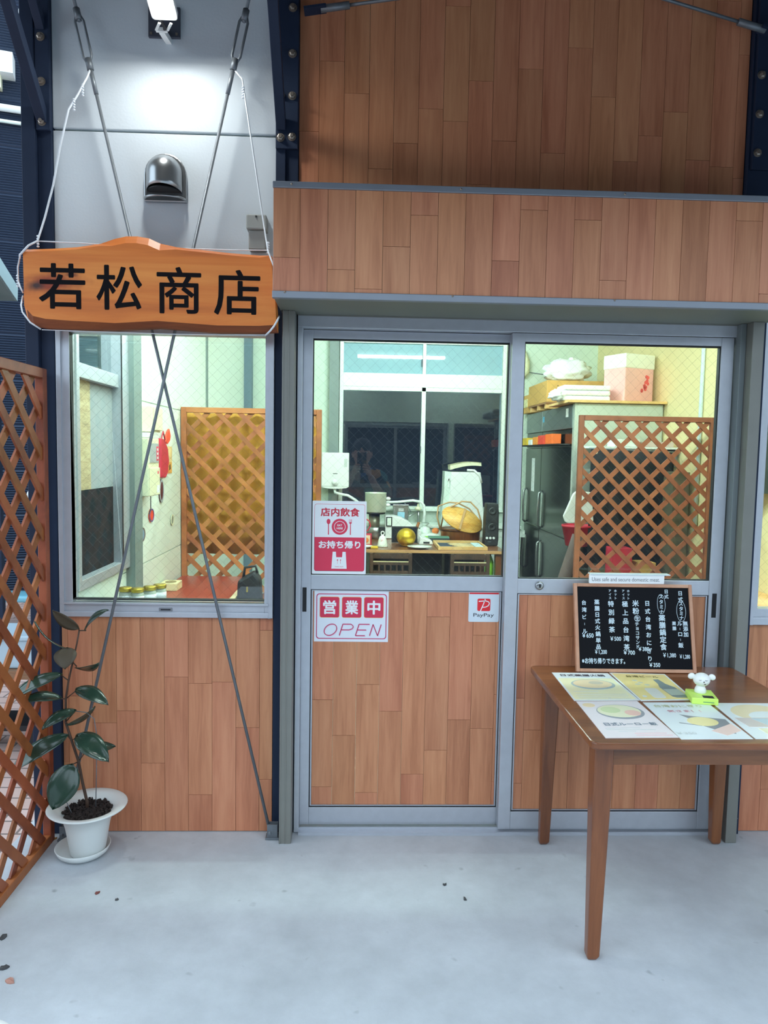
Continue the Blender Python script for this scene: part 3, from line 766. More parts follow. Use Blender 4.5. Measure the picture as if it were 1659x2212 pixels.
for a in (((-1.004, .858), (-1.091, .930), .052, .3, -.17, -.19, .01, M_leaf_back), ((-.985, .847), (-.884, .935), .05, 1.15, -.17, -.21), ((-1.045, .782), (-1.151, .892), .05, 1.1, -.17, -.20),
          ((-1.045, .788), (-1.035, .722), .078, .15, -.18, -.23, .01, M_leaf_back), ((-1.021, .716), (-.918, .748), .055, -.95, -.17, -.22), ((-1.067, .687), (-1.225, .611), .062, -.95, -.17, -.24),
          ((-1.073, .597), (-1.193, .606), .055, -1.2, -.17, -.24), ((-1.021, .632), (-.881, .596), .06, 1.0, -.17, -.24), ((-1.020, .552), (-1.111, .509), .058, -1.0, -.17, -.25),
          ((-1.048, .511), (-.960, .564), .05, -1.1, -.20, -.15), ((-1.047, .459), (-1.225, .352), .072, -.8, -.17, -.25), ((-1.020, .459), (-.878, .390), .082, .85, -.17, -.25),
          ((-.999, .391), (-.896, .395), .055, 1.1, -.17, -.12), ((-1.030, .362), (-1.080, .216), .105, .25, -.19, -.25, .012)):
    leaf(*a)
sa = MB().lathe([(0, .002), (.075, .002), (.090, .014), (.099, .034), (.096, .035), (.086, .016), (.072, .008), (0, .007)], (-1.008, -.158, 0), 48)
ob('saucer', sa, mat('white_pot_plastic', srgb(214, 218, 216), .4), label='round white plastic saucer under the rubber plant pot', cat='saucer')
# the pot stands in the saucer, off centre
# dead leaves and specks on the concrete
def dry_leaf(x, y, s_, a, label, c):
    mb = MB(); R = random.Random(int(x * 1000)); p = [(s_ * (1 - .5 * abs(math.sin(k * 1.3))) * math.cos(k * PI / 4), s_ * .55 * math.sin(k * PI / 4)) for k in range(8)]
    vs = [Vector((0, 0, .006))] + [Vector((u, v, .001 + R.uniform(0, .007))) for u, v in p] + [Vector((0, 0, .0045))] + [Vector((u, v, R.uniform(0, .001))) for u, v in p]
    mb.add(vs, [(0, 1 + k, 1 + (k + 1) % 8) for k in range(8)] + [(9, 10 + (k + 1) % 8, 10 + k) for k in range(8)] + [(1 + k, 10 + k, 10 + (k + 1) % 8, 1 + (k + 1) % 8) for k in range(8)])
    mb.xf(Matrix.Translation((x, y, 0)) @ Matrix.Rotation(a, 4, 'Z'))
    ob('dry_leaf', mb, mat('dry_leaf_' + c[0], c[1], .8), label=label, cat='dead leaf')
dry_leaf(-.868, -.413, .012, .9, 'tiny reddish dead leaf on the concrete in front of the pot', ('red', srgb(120, 66, 60)))
dry_leaf(-.790, -.452, .007, .2, 'dark speck of leaf on the concrete right of the pot', ('dark', srgb(70, 70, 72)))
dry_leaf(-1.165, -.058, .020, .4, 'yellow brown dead leaf in the corner behind the pot', ('yellow', srgb(150, 110, 60)))
dry_leaf(-1.008, -.781, .016, .3, 'dark dead leaf at the left edge of the picture', ('dark', srgb(70, 70, 72)))
dry_leaf(-.965, -.835, .018, -.5, 'pinkish brown dead leaf near the lower left edge', ('pink', srgb(176, 130, 116)))
dry_leaf(-1.075, -.645, .017, 1.2, 'grey curled dead leaf below the lattice end', ('dark', srgb(70, 70, 72)))
dry_leaf(.325, -.370, .010, .7, 'dark speck of leaf on the concrete before the doors', ('dark', srgb(70, 70, 72)))
dry_leaf(.385, -.457, .009, 2.0, 'dark speck of leaf between the doors and the table leg', ('dark', srgb(70, 70, 72)))
st = thing('plastic_stool', 'white round plastic stool cut by the lower left corner', 'stool', (-.685, -1.575, 0))
ob('seat', MB().lathe([(0, .425), (.05, .427), (.07, .425), (.078, .415), (.08, .40), (.074, .398), (0, .405)], (-.685, -1.575, 0), 36), M_white, st)
for k in range(4):
    a = PI / 4 + k * PI / 2
    ob('leg', MB().tube([(-.685 + .055 * math.cos(a), -1.575 + .055 * math.sin(a), .405), (-.685 + .085 * math.cos(a), -1.575 + .085 * math.sin(a), 0)], [.012, .009], 10), M_white, st)

# ------------------------------------------------------------------ table by the door
tb = thing('wooden_table', 'square varnished wooden table with tapered legs in front of the right door', 'table', (1.08, -.44, 0))
def rr(x0, x1, y0, y1, r): return rrect(x0, x1, y0, y1, r, 6)
ob('tabletop', MB().prism(rr(.676, 1.478, -.832, -.052, .03), .678, .700, 'xy'), M_table, tb, bevel=.005, seg=3)
for a in ((.75, 1.41, -.765, -.745), (.75, 1.41, -.125, -.105)): ob('apron', MB().box(*a, .608, .678), M_table, tb, bevel=.001)
for a in ((.735, .755, -.75, -.12), (1.405, 1.425, -.75, -.12)): ob('apron', MB().box(*a, .608, .678), M_table, tb, bevel=.001)
M_leg = wood('varnished_leg_timber', srgb(94, 52, 26), srgb(118, 68, 35), srgb(132, 80, 44), .32, (1, 1, .1), 40, .05, .3)
for x, y, sx, sy in ((.735, -.742, 1, 1), (1.425, -.742, -1, 1), (.752, -.098, 1, -1), (1.420, -.098, -1, -1)):
    lg = MB(); a, b = .029, .019
    prof = [(.678, a, 0), (.60, a, 0), (.012, b, 1), (0, b - .006, 1)]
    vs = []
    for z, h, _ in prof:
        cx, cy = x + (a - h) * -sx * .6, y + (a - h) * -sy * .6
        vs += [(cx + i * h, cy + j * h, z) for i, j in ((-1, -1), (1, -1), (1, 1), (-1, 1))]
    lg.add(vs, [(0, 3, 2, 1), (12, 13, 14, 15)] + [(k * 4 + i, k * 4 + (i + 1) % 4, (k + 1) * 4 + (i + 1) % 4, (k + 1) * 4 + i) for k in range(3) for i in range(4)])
    ob('leg', lg, M_leg, tb, bevel=.006, seg=3)

# chalkboard leaning on the door
cb_b = Vector((1.065, -.140, .7005)); th = math.radians(14.5)
cb = thing('chalkboard', 'black menu chalkboard in a wooden frame leaning on the right door', 'chalkboard', cb_b, rot=(-th, 0, math.radians(-1.0)))
W2, H2 = .229, .335
M_frame_pink = wood('pale_frame_timber', srgb(170, 118, 92), srgb(194, 142, 112), srgb(208, 158, 128), .45, (.2, .2, .2), 50, .03)
for nm, a in (('frame_side', (-W2, -W2 + .013, -.008, .010, 0, H2)), ('frame_side', (W2 - .013, W2, -.008, .010, 0, H2)), ('frame_rail', (-W2 + .013, W2 - .013, -.008, .010, 0, .013)), ('frame_rail', (-W2 + .013, W2 - .013, -.008, .010, H2 - .013, H2))):
    ob(nm, MB().box(*a), M_frame_pink, cb, local=True, bevel=.0015)
ob('slate', MB().box(-W2 + .012, W2 - .012, -.002, .006, .012, H2 - .012), mat('black_slate', srgb(16, 17, 22), .7, spec=.15), cb, local=True)
M_chalk = mat('chalk_marker', srgb(205, 222, 232), .7)
def chalk(body, u, v, size, dv=None, bold=.028, wid=None):
    size *= 1.12
    """u, v: photo-like fractions of the slate (0..1 from left, 0..1 from top); with dv the text runs down."""
    X = lambda a: -W2 + .012 + a * (2 * W2 - .024); Zc = lambda b: H2 - .012 - b * (H2 - .024)
    if dv is None:
        text('lettering', body, size, M_chalk, cb, (X(u), -.0024, Zc(v)), bold=bold, local=True, width=wid, depth=.0002)
    else:
        for k, ch in enumerate(body):
            if ch == ' ': continue
            if ch == 'ー': text('lettering', '｜', size * .8, M_chalk, cb, (X(u + .0 * k), -.0024, Zc(v + dv * k)), bold=bold, local=True, depth=.0002, height=size * .45)
            else: text('lettering', ch, size, M_chalk, cb, (X(u), -.0024, Zc(v + dv * k)), bold=bold, local=True, depth=.0002)
chalk('日式', .925, .07, .017, .075); chalk('スタミナ', .925, .20, .016, .058); chalk('無添加', .955, .44, .018, .066); chalk('薬膳', .855, .44, .014, .060); chalk('ルーロー飯', .905, .44, .018, .066)
chalk('￥1,280', .935, .845, .018, wid=.040)
chalk('日式', .80, .05, .015, .062); chalk('スタミナ', .75, .115, .016, .062); chalk('薬膳鍋定食', .75, .375, .023, .088); chalk('￥1,380', .80, .83, .019, wid=.050)
chalk('日式台湾おにぎり', .625, .20, .019, .096); chalk('￥350', .665, .945, .019, wid=.042)
chalk('米粉', .52, .20, .023, .095); chalk('生', .53, .385, .017); chalk('チョコサンド', .525, .455, .015, .055); chalk('￥380', .575, .755, .019, wid=.042)
chalk('ホット', .46, .05, .010, .045); chalk('アイス', .415, .05, .010, .045); chalk('極上品台湾茶', .425, .21, .021, .105); chalk('￥700', .445, .80, .019, wid=.044)
chalk('ホット', .345, .05, .010, .045); chalk('アイス', .295, .05, .010, .045); chalk('特別緑茶', .30, .21, .021, .105); chalk('￥500', .33, .635, .019, wid=.042)
chalk('薬膳日式火鍋単品', .175, .19, .018, .078); chalk('￥1,200', .195, .80, .019, wid=.046)
chalk('台湾ビール', .06, .20, .017, .087); chalk('￥650', .085, .60, .020, wid=.044)
chalk('※お持ち帰りできます。', .215, .905, .020, wid=.165)
def oval(u, v, a, b):
    X = -W2 + .012 + u * (2 * W2 - .024); Zc = H2 - .012 - v * (H2 - .024)
    mb = MB(); ring(mb, ellipse(X, Zc, a, b), ellipse(X, Zc, a - .0013, b - .0013), -.0026, -.002)
    ob('ring_mark', mb, M_chalk, cb, local=True)
oval(.925, .29, .018, .040); oval(.75, .205, .016, .038); oval(.53, .385, .012, .012)
# strip of lettering standing on the chalkboard
stp = thing('lettered_strip', 'narrow white lettered strip standing on top of the chalkboard', 'sign', (1.043, -.05, 1.028))
ob('card', MB().prism(rrect(.896, 1.190, 1.0265, 1.062, .004), -.060, -.057), M_white_paper, stp)
ob('stand_plate', MB().prism(rrect(.900, 1.212, 1.060, 1.064, .001), -.064, -.030), mat('clear_acrylic', srgb(214, 230, 236), .2), stp)
text('lettering', 'Uses safe and secure domestic meat.', .022, mat('grey_ink', srgb(96, 98, 108), .6), stp, (1.04, -.0603, 1.043), width=.265)

# ------------------------------------------------------------------ menu sheets on the table
ZT = .7002
FLAT = (0, 0, 0)
def sheet(label, corners, paper):
    """A4 sheet with a little thickness; returns the thing and a mapping from (s, t) on the sheet to the table."""
    c = [Vector((x, y, ZT)) for x, y in corners]   # back-left, back-right, front-right, front-left
    ctr = sum(c, Vector()) / 4
    t = thing('menu_sheet', label, 'menu', ctr, 'laminated menu sheets on the table')
    mb = MB(); mb.add(c + [p + Vector((0, 0, .0012)) for p in c], [(3, 2, 1, 0), (4, 5, 6, 7), (0, 1, 5, 4), (1, 2, 6, 5), (2, 3, 7, 6), (3, 0, 4, 7)])
    ob('paper', mb, paper, t)
    def at(s, v): return (c[0] * (1 - s) + c[1] * s) * (1 - v) + (c[3] * (1 - s) + c[2] * s) * v
    def patch(nm, pts, m, lift=.0015):
        q = [at(a, b) for a, b in pts]; n = len(q)
        mb = MB().add([p + Vector((0, 0, .0010)) for p in q] + [p + Vector((0, 0, lift)) for p in q], [tuple(range(n))[::-1], tuple(range(n, 2 * n))] + [(i, (i + 1) % n, n + (i + 1) % n, n + i) for i in range(n)])
        ob(nm, mb, m, t)
    ang = math.atan2(c[1].y - c[0].y, c[1].x - c[0].x)
    def wr(body, s, v, width, m, h=None):
        p = at(s, v); text('lettering', body, .03, m, t, (p.x, p.y, ZT + .0017), (0, 0, ang), width=width, height=h, bold=.02)
    return t, patch, wr
pale = lambda n, *c: mat(n, srgb(*[k * .72 + 255 * .28 for k in c]), .35, coat=.3)  # white mixed into the print colours paints the glare that washes them out
M_ink = mat('menu_dark_ink', srgb(70, 58, 72), .5); M_lam = pale('laminated_white', 226, 236, 240)
M_lines = pale('menu_grey_lines', 190, 196, 196)
def lines(patch, rows, m=None):
    for s0, s1, v in rows: patch('print', [(s0, v), (s1, v), (s1, v + .012), (s0, v + .012)], m or M_lines)
t, patch, wr = sheet('menu sheet with a yellow hot pot, back left of the five', [(.739, -.150), (.951, -.153), (.955, -.462), (.731, -.470)], M_lam)
patch('print', [(.03, .22), (.97, .22), (.97, .97), (.03, .97)], pale('menu_pale_yellow', 244, 236, 178), .0013)
patch('print', ellipse(.53, .45, .36, .19), pale('menu_pot_grey', 150, 168, 166), .0016)
patch('print', ellipse(.53, .43, .32, .155), pale('menu_orange', 240, 206, 150), .0019)
patch('print', ellipse(.60, .40, .12, .06), pale('menu_pot_brown', 190, 172, 140), .0022)
wr('日式薬膳火鍋', .50, .11, .165, M_ink, .026); lines(patch, [(.1, .5, .70), (.1, .9, .80), (.1, .9, .86), (.1, .6, .92), (.55, .9, .93)])
t, patch, wr = sheet('menu sheet with a beer bottle on yellow, back right of the five', [(.959, -.146), (1.166, -.160), (1.146, -.455), (.957, -.468)], M_lam)
patch('print', [(.03, .03), (.97, .03), (.97, .97), (.03, .97)], pale('menu_amber', 240, 206, 110), .0013)
patch('print', [(.05, .55), (.35, .45), (.95, .75), (.95, .96), (.05, .96)], pale('menu_bright_yellow', 250, 222, 120), .0015)
wr('台湾ビール', .52, .14, .12, mat('menu_olive', srgb(120, 108, 56), .5), .026)
patch('print', [(.66, .25), (.76, .24), (.80, .42), (.90, .55), (.95, .88), (.90, .93), (.72, .92), (.66, .88), (.62, .55), (.66, .42)], pale('bottle_print', 90, 106, 104), .0017)
patch('print', [(.64, .62), (.92, .62), (.94, .82), (.67, .84)], pale('bottle_label', 168, 184, 168), .0020)
patch('print', rrect(.30, .54, .58, .93, .06), pale('beer_glass_print', 226, 224, 212), .0017)
for s, v in ((.30, .30), (.36, .38), (.28, .44), (.44, .46)): patch('print', ellipse(s, v, .05, .025, 12), pale('menu_grey', 186, 186, 160), .0017)
patch('print', ellipse(.16, .86, .04, .03, 12), M_lam, .0017)
t, patch, wr = sheet('pinkish menu sheet with a rice bowl, front left of the five', [(.735, -.478), (.943, -.470), (.945, -.790), (.727, -.796)], pale('laminated_pink', 236, 222, 226))
patch('print', ellipse(.55, .32, .36, .21), pale('bowl_print', 120, 124, 136), .0015)
patch('print', ellipse(.54, .30, .33, .18), pale('rice_print', 236, 232, 186), .0018)
patch('print', ellipse(.42, .27, .15, .09), pale('greens_print', 200, 214, 150), .0021); patch('print', ellipse(.72, .36, .12, .08), pale('meat_print', 238, 178, 160), .0021)
patch('print', ellipse(.15, .12, .10, .06, 14), pale('menu_orange', 240, 206, 150), .0015)
wr('日式ルーロー飯', .52, .66, .165, mat('menu_blue_grey', srgb(110, 128, 146), .5), .026); lines(patch, [(.1, .6, .76), (.1, .8, .80), (.25, .5, .84)]); lines(patch, [(.45, .9, .89), (.45, .95, .94)], pale('menu_pink', 240, 170, 180))
t, patch, wr = sheet('menu sheet with a rice ball on dark seaweed, front middle of the five', [(.957, -.484), (1.176, -.480), (1.161, -.799), (.946, -.804)], M_lam)
wr('台湾おにぎり', .47, .12, .16, pale('menu_pale_olive', 196, 196, 140), .026); wr('気さま！！', .48, .27, .11, pale('menu_rose', 226, 140, 150), .022)
patch('print', [(.35, .36), (.55, .42), (.95, .50), (.93, .72), (.85, .88), (.66, .80), (.50, .66), (.45, .50)], pale('seaweed_print', 104, 108, 116), .0015)
patch('print', ellipse(.58, .56, .22, .12), pale('egg_print', 246, 224, 130), .0018); patch('print', [(.55, .80), (.95, .62), (.98, .80), (.70, .92)], pale('fingers_print', 240, 196, 182), .0018)
patch('print', [(.22, .58), (.50, .66), (.50, .675), (.22, .60)], pale('seaweed_print', 104, 108, 116), .0017)
wr('￥350', .16, .86, .06, pale('menu_pale_grey', 200, 206, 206), .018)
t, patch, wr = sheet('menu sheet cut by the right edge, front right of the five', [(1.190, -.486), (1.400, -.486), (1.385, -.796), (1.168, -.799)], M_lam)
patch('print', ellipse(.55, .30, .42, .25), pale('menu_beige', 236, 214, 160), .0015); patch('print', ellipse(.62, .42, .30, .16), M_lam, .0018)
patch('print', [(.06, .45), (.97, .45), (.97, .70), (.12, .70)], pale('menu_taupe', 200, 184, 176), .002)
patch('print', [(.30, .47), (.55, .47), (.62, .68), (.42, .66)], pale('menu_sky', 170, 200, 216), .0022)
patch('print', [(.22, .74), (.97, .74), (.97, .96), (.27, .96)], pale('menu_yellow_box', 236, 232, 190), .0018); patch('print', ellipse(.55, .85, .18, .09), pale('menu_tan', 200, 168, 140), .002)

# bobbing dog on a small solar stand
dg = thing('dog_figurine', 'white bobbing dog figurine on a lime green solar stand', 'figurine', (1.167, -.458, .7015), rot=(0, 0, math.radians(-12)))
M_lime = mat('lime_plastic', srgb(206, 240, 110), .4)
ob('stand', MB().box(-.042, .042, -.05, .05, 0, .022), M_lime, dg, local=True, bevel=.003)
ob('solar_cell', MB().box(-.004, .030, -.044, -.020, .0215, .0226), M_black, dg, local=True)
ob('mark_line', MB().box(-.006, .028, -.0506, -.0495, .008, .0105), mat('green_line', srgb(90, 150, 110), .5), dg, local=True)
ob('body', MB().lathe([(0, .0215), (.017, .0215), (.0195, .026), (.018, .036), (.013, .046), (.009, .05), (0, .051)], (-.002, .012, 0), 24), M_white, dg, local=True)
hd = MB().ball((0, .010, .068), .0275, 24, 16, sz=.84, sy=.92); ob('head', hd, M_white, dg, local=True)
for k in (-1, 1):
    e = MB().ball((0, 0, 0), .012, 16, 10, sy=.5, sz=.85); e.xf(Matrix.Translation((k * .033, .010, .078)) @ Matrix.Rotation(k * .5, 4, 'Y'))
    ob('ear', e, M_white, dg, local=True)
    ob('eye', MB().tube([(k * .010 - .004, -.0147, .072), (k * .010, -.0152, .071), (k * .010 + .004, -.0147, .072)], .0006, 5), M_black, dg, local=True)
ob('nose', MB().ball((.002, -.0155, .066), .0022, 10, 6), M_black, dg, local=True)
ob('mouth', MB().ball((.006, -.0125, .058), .0034, 10, 6, sz=.5), mat('dark_mouth', srgb(90, 60, 60), .5), dg, local=True)

# ------------------------------------------------------------------ notices on the left door
YS = .0275
e = thing('eat_in_notice', 'red and white eat in and take away notice on the glass', 'notice', (-.069, YS, 1.18))
ob('backing', MB().prism(rrect(-.176, .035, 1.037, 1.324, .003), YS, YS + .002), M_white_paper, e)
y1 = YS - .0002
ob('red_panel', MB().prism([(-.168, 1.182), (-.168, 1.056), (-.162, 1.048), (.023, 1.048), (.029, 1.056), (.029, 1.182)], y1, YS), M_red, e)
fr = MB(); ring(fr, rrect(-.168, .029, 1.048, 1.312, .008), rrect(-.1668, .0278, 1.0492, 1.3108, .007), y1, YS); ob('border', fr, M_red, e)
text('lettering', '店内飲食', .04, mat('print_dark_red', srgb(206, 34, 60), .45), e, (-.068, y1, 1.281), width=.152, height=.034, bold=.028)
cxp, czp = -.069, 1.2235
ob('plate_icon', MB().prism(ellipse(cxp, czp, .0315, .0315, 36), y1, YS), M_red, e)
r_ = MB(); ring(r_, ellipse(cxp, czp, .0225, .0225, 36), ellipse(cxp, czp, .0205, .0205, 36), y1 - .0003, y1); ob('plate_ring', r_, M_white_paper, e)
text('lettering', 'EAT', .011, M_white_paper, e, (cxp, y1 - .0004, czp + .006), width=.019, height=.0075, bold=.03)
text('lettering', 'HERE', .011, M_white_paper, e, (cxp, y1 - .0004, czp - .006), width=.024, height=.0075, bold=.03)
ic = MB().prism(ellipse(-.113, 1.2435, .0075, .0105, 18), y1, YS).prism([(-.1145, 1.235), (-.1115, 1.235), (-.1110, 1.192), (-.1150, 1.192)], y1, YS)
ob('spoon_icon', ic, M_red, e)
ic = MB().prism([(-.0325, 1.242), (-.0325, 1.238), (-.0275, 1.2335), (-.0225, 1.238), (-.0225, 1.242)], y1, YS).prism([(-.029, 1.235), (-.026, 1.235), (-.0255, 1.192), (-.0295, 1.192)], y1, YS)
for k in range(3): ic.prism([(-.0325 + k * .0042, 1.242), (-.0325 + k * .0042, 1.253), (-.0309 + k * .0042, 1.253), (-.0309 + k * .0042, 1.242)], y1, YS)
ob('fork_icon', ic, M_red, e)
text('lettering', 'お持ち帰り', .04, M_white_paper, e, (-.069, y1 - .0002, 1.153), width=.164, height=.031, bold=.035)
ob('bag_icon', MB().prism([(-.0955, 1.125), (-.0830, 1.125), (-.0815, 1.1035), (-.0585, 1.1035), (-.057, 1.125), (-.0445, 1.125), (-.040, 1.058), (-.100, 1.058)], y1 - .0003, y1), M_white_paper, e)
sm = MB().prism(ellipse(-.0765, 1.0925, .0025, .003, 10), y1 - .0006, y1 - .0003).prism([(-.077, 1.09), (-.076, 1.09), (-.076, 1.078), (-.077, 1.078)], y1 - .0006, y1 - .0003)
sm.prism(ellipse(-.0645, 1.0925, .0022, .0025, 10), y1 - .0006, y1 - .0003).prism([(-.065, 1.09), (-.064, 1.09), (-.064, 1.078), (-.065, 1.078)], y1 - .0006, y1 - .0003)
ob('bag_mark', sm, M_red, e)
text('lettering', 'TAKE OUT', .006, M_red, e, (-.070, y1 - .0006, 1.066), width=.034, height=.0042)

YP = .038
e = thing('open_notice', 'white notice reading open with three red character blocks', 'notice', (-.018, YP, .865))
ob('backing', MB().box(-.166, .128, YP, YP + .0022, .764, .968), mat('white_card', srgb(226, 230, 238), .5), e)
y1 = YP - .0002
M_mag = mat('print_magenta', srgb(198, 52, 100), .45); M_gold = mat('print_gold', srgb(236, 180, 90), .45); M_crim = mat('print_crimson', srgb(214, 50, 82), .45)
fr = MB(); ring(fr, rrect(-.158, .121, .775, .957, .012), rrect(-.1545, .1175, .7785, .9535, .0095), y1, YP); ob('border', fr, M_mag, e)
for k, ch in enumerate('営業中'):
    x0 = -.1445 + k * .0875
    ob('block_rim', MB().prism(rrect(x0, x0 + .0785, .8605, .9445, .008), y1, YP), M_gold, e)
    ob('block', MB().prism(rrect(x0 + .0015, x0 + .077, .862, .943, .007), y1 - .0002, y1), M_crim, e)
    text('character', ch, .06, M_white_paper, e, (x0 + .0393, y1 - .0004, .9025), width=.052, height=.056, bold=.03)
# OPEN as thin slanted strokes
def strokes(paths, r, m, nm='lettering'):
    mb = MB()
    for p_ in paths:
        for a, b in zip(p_, p_[1:]):
            mb.bar((a[0], y1 - .0002, a[1]), (b[0], y1 - .0002, b[1]), r, .0004, (0, 1, 0))
    ob(nm, mb, m, e)
sh = lambda u, v: (u + v * .30, .789 + v)
H_ = .046
O_ = [sh(-.108 + .024 * math.cos(a * PI / 12), H_ / 2 + H_ / 2 * math.sin(a * PI / 12)) for a in range(25)]
P_ = [sh(-.066, 0), sh(-.066, H_), sh(-.034, H_), sh(-.024, H_ - .006), sh(-.021, H_ - .012), sh(-.024, H_ - .019), sh(-.034, H_ / 2), sh(-.066, H_ / 2)]
E1 = [sh(.040, H_), sh(-.002, H_), sh(-.002, 0), sh(.036, 0)]; E2 = [sh(-.002, H_ / 2), sh(.034, H_ / 2)]
N_ = [sh(.054, 0), sh(.054, H_), sh(.086, 0), sh(.086, H_)]
strokes([O_, P_, E1, E2, N_], .0034, M_mag)
off_ = lambda p_: [(a + .0022, b - .0024) for a, b in p_]
y1 += .0001
strokes([off_(q) for q in (O_, P_, E1, E2, N_)], .0011, mat('print_light_pink', srgb(230, 150, 180), .45), 'lettering_outline')

e = thing('payment_sticker', 'small white payment sticker with a red square logo by the door stile', 'sticker', (.509, YP, .91))
ob('backing', MB().prism(rrect(.447, .569, .849, .969, .006), YP, YP + .0012), mat('sticker_white', srgb(214, 224, 232), .4), e)
y1 = YP - .0002
M_pr = mat('logo_red', srgb(228, 42, 52), .4)
ob('red_bar', MB().box(.449, .567, y1, YP, .961, .969), M_pr, e)
ob('logo_square', MB().prism(rrect(.482, .534, .893, .943, .006), y1, YP), M_pr, e)
lg = MB()
for pth in ([(.487, .932), (.500, .933), (.515, .934), (.526, .931), (.530, .924), (.526, .915), (.515, .909), (.503, .908)], [(.513, .941), (.505, .918), (.494, .891)]):
    for a, b in zip(pth, pth[1:]): lg.bar((a[0], y1 - .0002, a[1]), (b[0], y1 - .0002, b[1]), .0035, .0004, (0, 1, 0))
ob('logo_mark', lg, M_white_paper, e)
text('lettering', 'PayPay', .02, mat('ink_black', srgb(60, 62, 70), .5), e, (.508, y1, .875), width=.082, bold=.006)

# ================================================================== inside the shop
# ceiling tubes: the lamps that light the room
M_tube = mat('fluorescent_tube', (1, 1, 1, 1), .4, emit=(.80, 1, .95, 1), estr=TUBE)
def fixture(x, y, z, L, label):
    t = thing('fluorescent_fixture', label, 'lamp', (x, y, z))
    ob('housing', MB().box(x - L / 2 - .03, x + L / 2 + .03, y - .06, y + .06, z + .045, z + .10), M_white, t)
    for k in (-1, 1): ob('socket', MB().box(x + k * (L / 2 + .012) - .012, x + k * (L / 2 + .012) + .012, y - .02, y + .02, z - .02, z + .045), M_white, t)
    ob('tube', MB().tube([(x - L / 2, y, z), (x + L / 2, y, z)], .016, 12), M_tube, t)
fixture(.525, 2.8, 2.745, 1.10, 'ceiling tube lamp mirrored in the back window of the shop')
fixture(-.45, .36, 2.745, 1.10, 'added unseen ceiling tube lamp over the red table inside the left window')  # unseen tube added to light the front of the room
fixture(1.45, .36, 2.745, 1.10, 'added unseen ceiling tube lamp over the right lattice inside the shop')  # second unseen tube, also added for light near the front

# window in the left wall
f = MB()
def frame_yz(mb, y0, y1, z0, z1, l, r, b, t, x0, x1):
    mb.box(x0, x1, y0, y0 + l, z0, z1); mb.box(x0, x1, y1 - r, y1, z0, z1); mb.box(x0, x1, y0 + l, y1 - r, z0, z0 + b); mb.box(x0, x1, y0 + l, y1 - r, z1 - t, z1)
    return mb
frame_yz(f, .16, .83, .93, 2.35, .03, .12, .04, .03, -1.215, -1.125)
f.box(-1.205, -1.135, .19, .71, 1.80, 1.86)
window_3 = ob('window_3', f, M_alu, kind='structure', bevel=.002)
ob('pane', MB().box(-1.176, -1.170, .19, .71, .97, 1.80), M_glass, window_3); ob('pane', MB().box(-1.176, -1.170, .19, .71, 1.86, 2.32), M_glass, window_3)
ob('gasket', MB().box(-1.134, -1.122, .712, .724, .97, 2.32), M_gasket, window_3)
M_beige = wood('woven_beige', srgb(150, 132, 100), srgb(186, 166, 128), srgb(206, 188, 150), .8, (1, 1, 6), 30, .05)
ob('blind', MB().box(-1.1695, -1.1665, .30, .42, 1.335, 1.80), M_beige, window_3); ob('blind', MB().box(-1.1695, -1.1665, .42, .71, 1.335, 1.80), mat('grey_felt', srgb(150, 156, 160), .9, var=.06, vscale=30), window_3)
ob('blind', MB().box(-1.1695, -1.1665, .19, .30, 1.335, 1.80), M_navy, window_3)
ob('thin_sheet', MB().box(-1.1695, -1.1665, .19, .71, .97, 1.335), mat('shaded_outdoors_sheet', srgb(34, 36, 40), .9, var=.2, vscale=6, spec=.05), window_3)  # added dark sheet standing in for the shaded outdoors behind the lower pane

# things on the left wall
XW = -1.144
t = thing('wall_cabinet', 'cream upper control box on the left wall above the intercom', 'box', (XW, 1.15, 1.62))
ob('body', MB().box(XW, -1.075, 1.06, 1.22, 1.605, 1.74), M_cream_plastic, t, bevel=.004); ob('lid', MB().box(-1.075, -1.062, 1.07, 1.215, 1.615, 1.735), M_cream_plastic, t, bevel=.003)
t = thing('control_panel', 'large cream control panel with a red lamp strip on the left wall', 'panel', (XW, 1.05, 1.27))
ob('body', MB().box(XW, -1.07, .965, 1.165, 1.272, 1.572), M_cream_plastic, t, bevel=.004)
ob('cover', MB().box(-1.07, -1.064, .968, 1.162, 1.275, 1.418), M_cream_plastic, t, bevel=.002)
ob('display', MB().box(-1.07, -1.0655, .985, 1.145, 1.445, 1.545), mat('grey_display', srgb(170, 176, 178), .4), t)
ob('lamp_strip', MB().box(-1.066, -1.0645, 1.10, 1.135, 1.455, 1.530), M_red, t)
for z in (1.47, 1.492, 1.514): ob('button', MB().box(-1.0645, -1.0635, 1.108, 1.128, z - .006, z + .006), M_white, t)
ob('mark', MB().box(-1.064, -1.0632, 1.115, 1.135, 1.385, 1.40), M_red, t); ob('sticker', MB().box(-1.064, -1.0632, 1.10, 1.15, 1.285, 1.325), M_white_paper, t)
ob('cable', MB().tube([(-1.10, 1.11, 1.272), (-1.10, 1.11, 1.20), (-1.115, 1.13, 1.17)], .003, 6), M_galv, t)
t = thing('wall_telephone', 'white handset tray between the two boxes on the left wall', 'phone', (XW, 1.1, 1.585))
ob('tray', MB().box(XW, -1.08, 1.0, 1.2, 1.574, 1.600), M_white, t, bevel=.004)
def wall_disc(nm, y, z, ry, rz, m, label, cat, rim=None, d=.006):
    t = thing(nm, label, cat, (XW, y, z))
    ob('face', MB().prism(ellipse(y, z, ry, rz, 24), XW, XW + d, 'yz'), m, t)
    if rim: r_ = MB(); ring(r_, ellipse(y, z, ry, rz, 24), ellipse(y, z, ry * .8, rz * .8, 24), XW + d, XW + d + .002, 'yz'); ob('rim', r_, rim, t)
M_red_d = mat('deep_red_lacquer', srgb(190, 44, 66), .4); M_or = mat('orange_red_felt', srgb(230, 76, 50), .6)
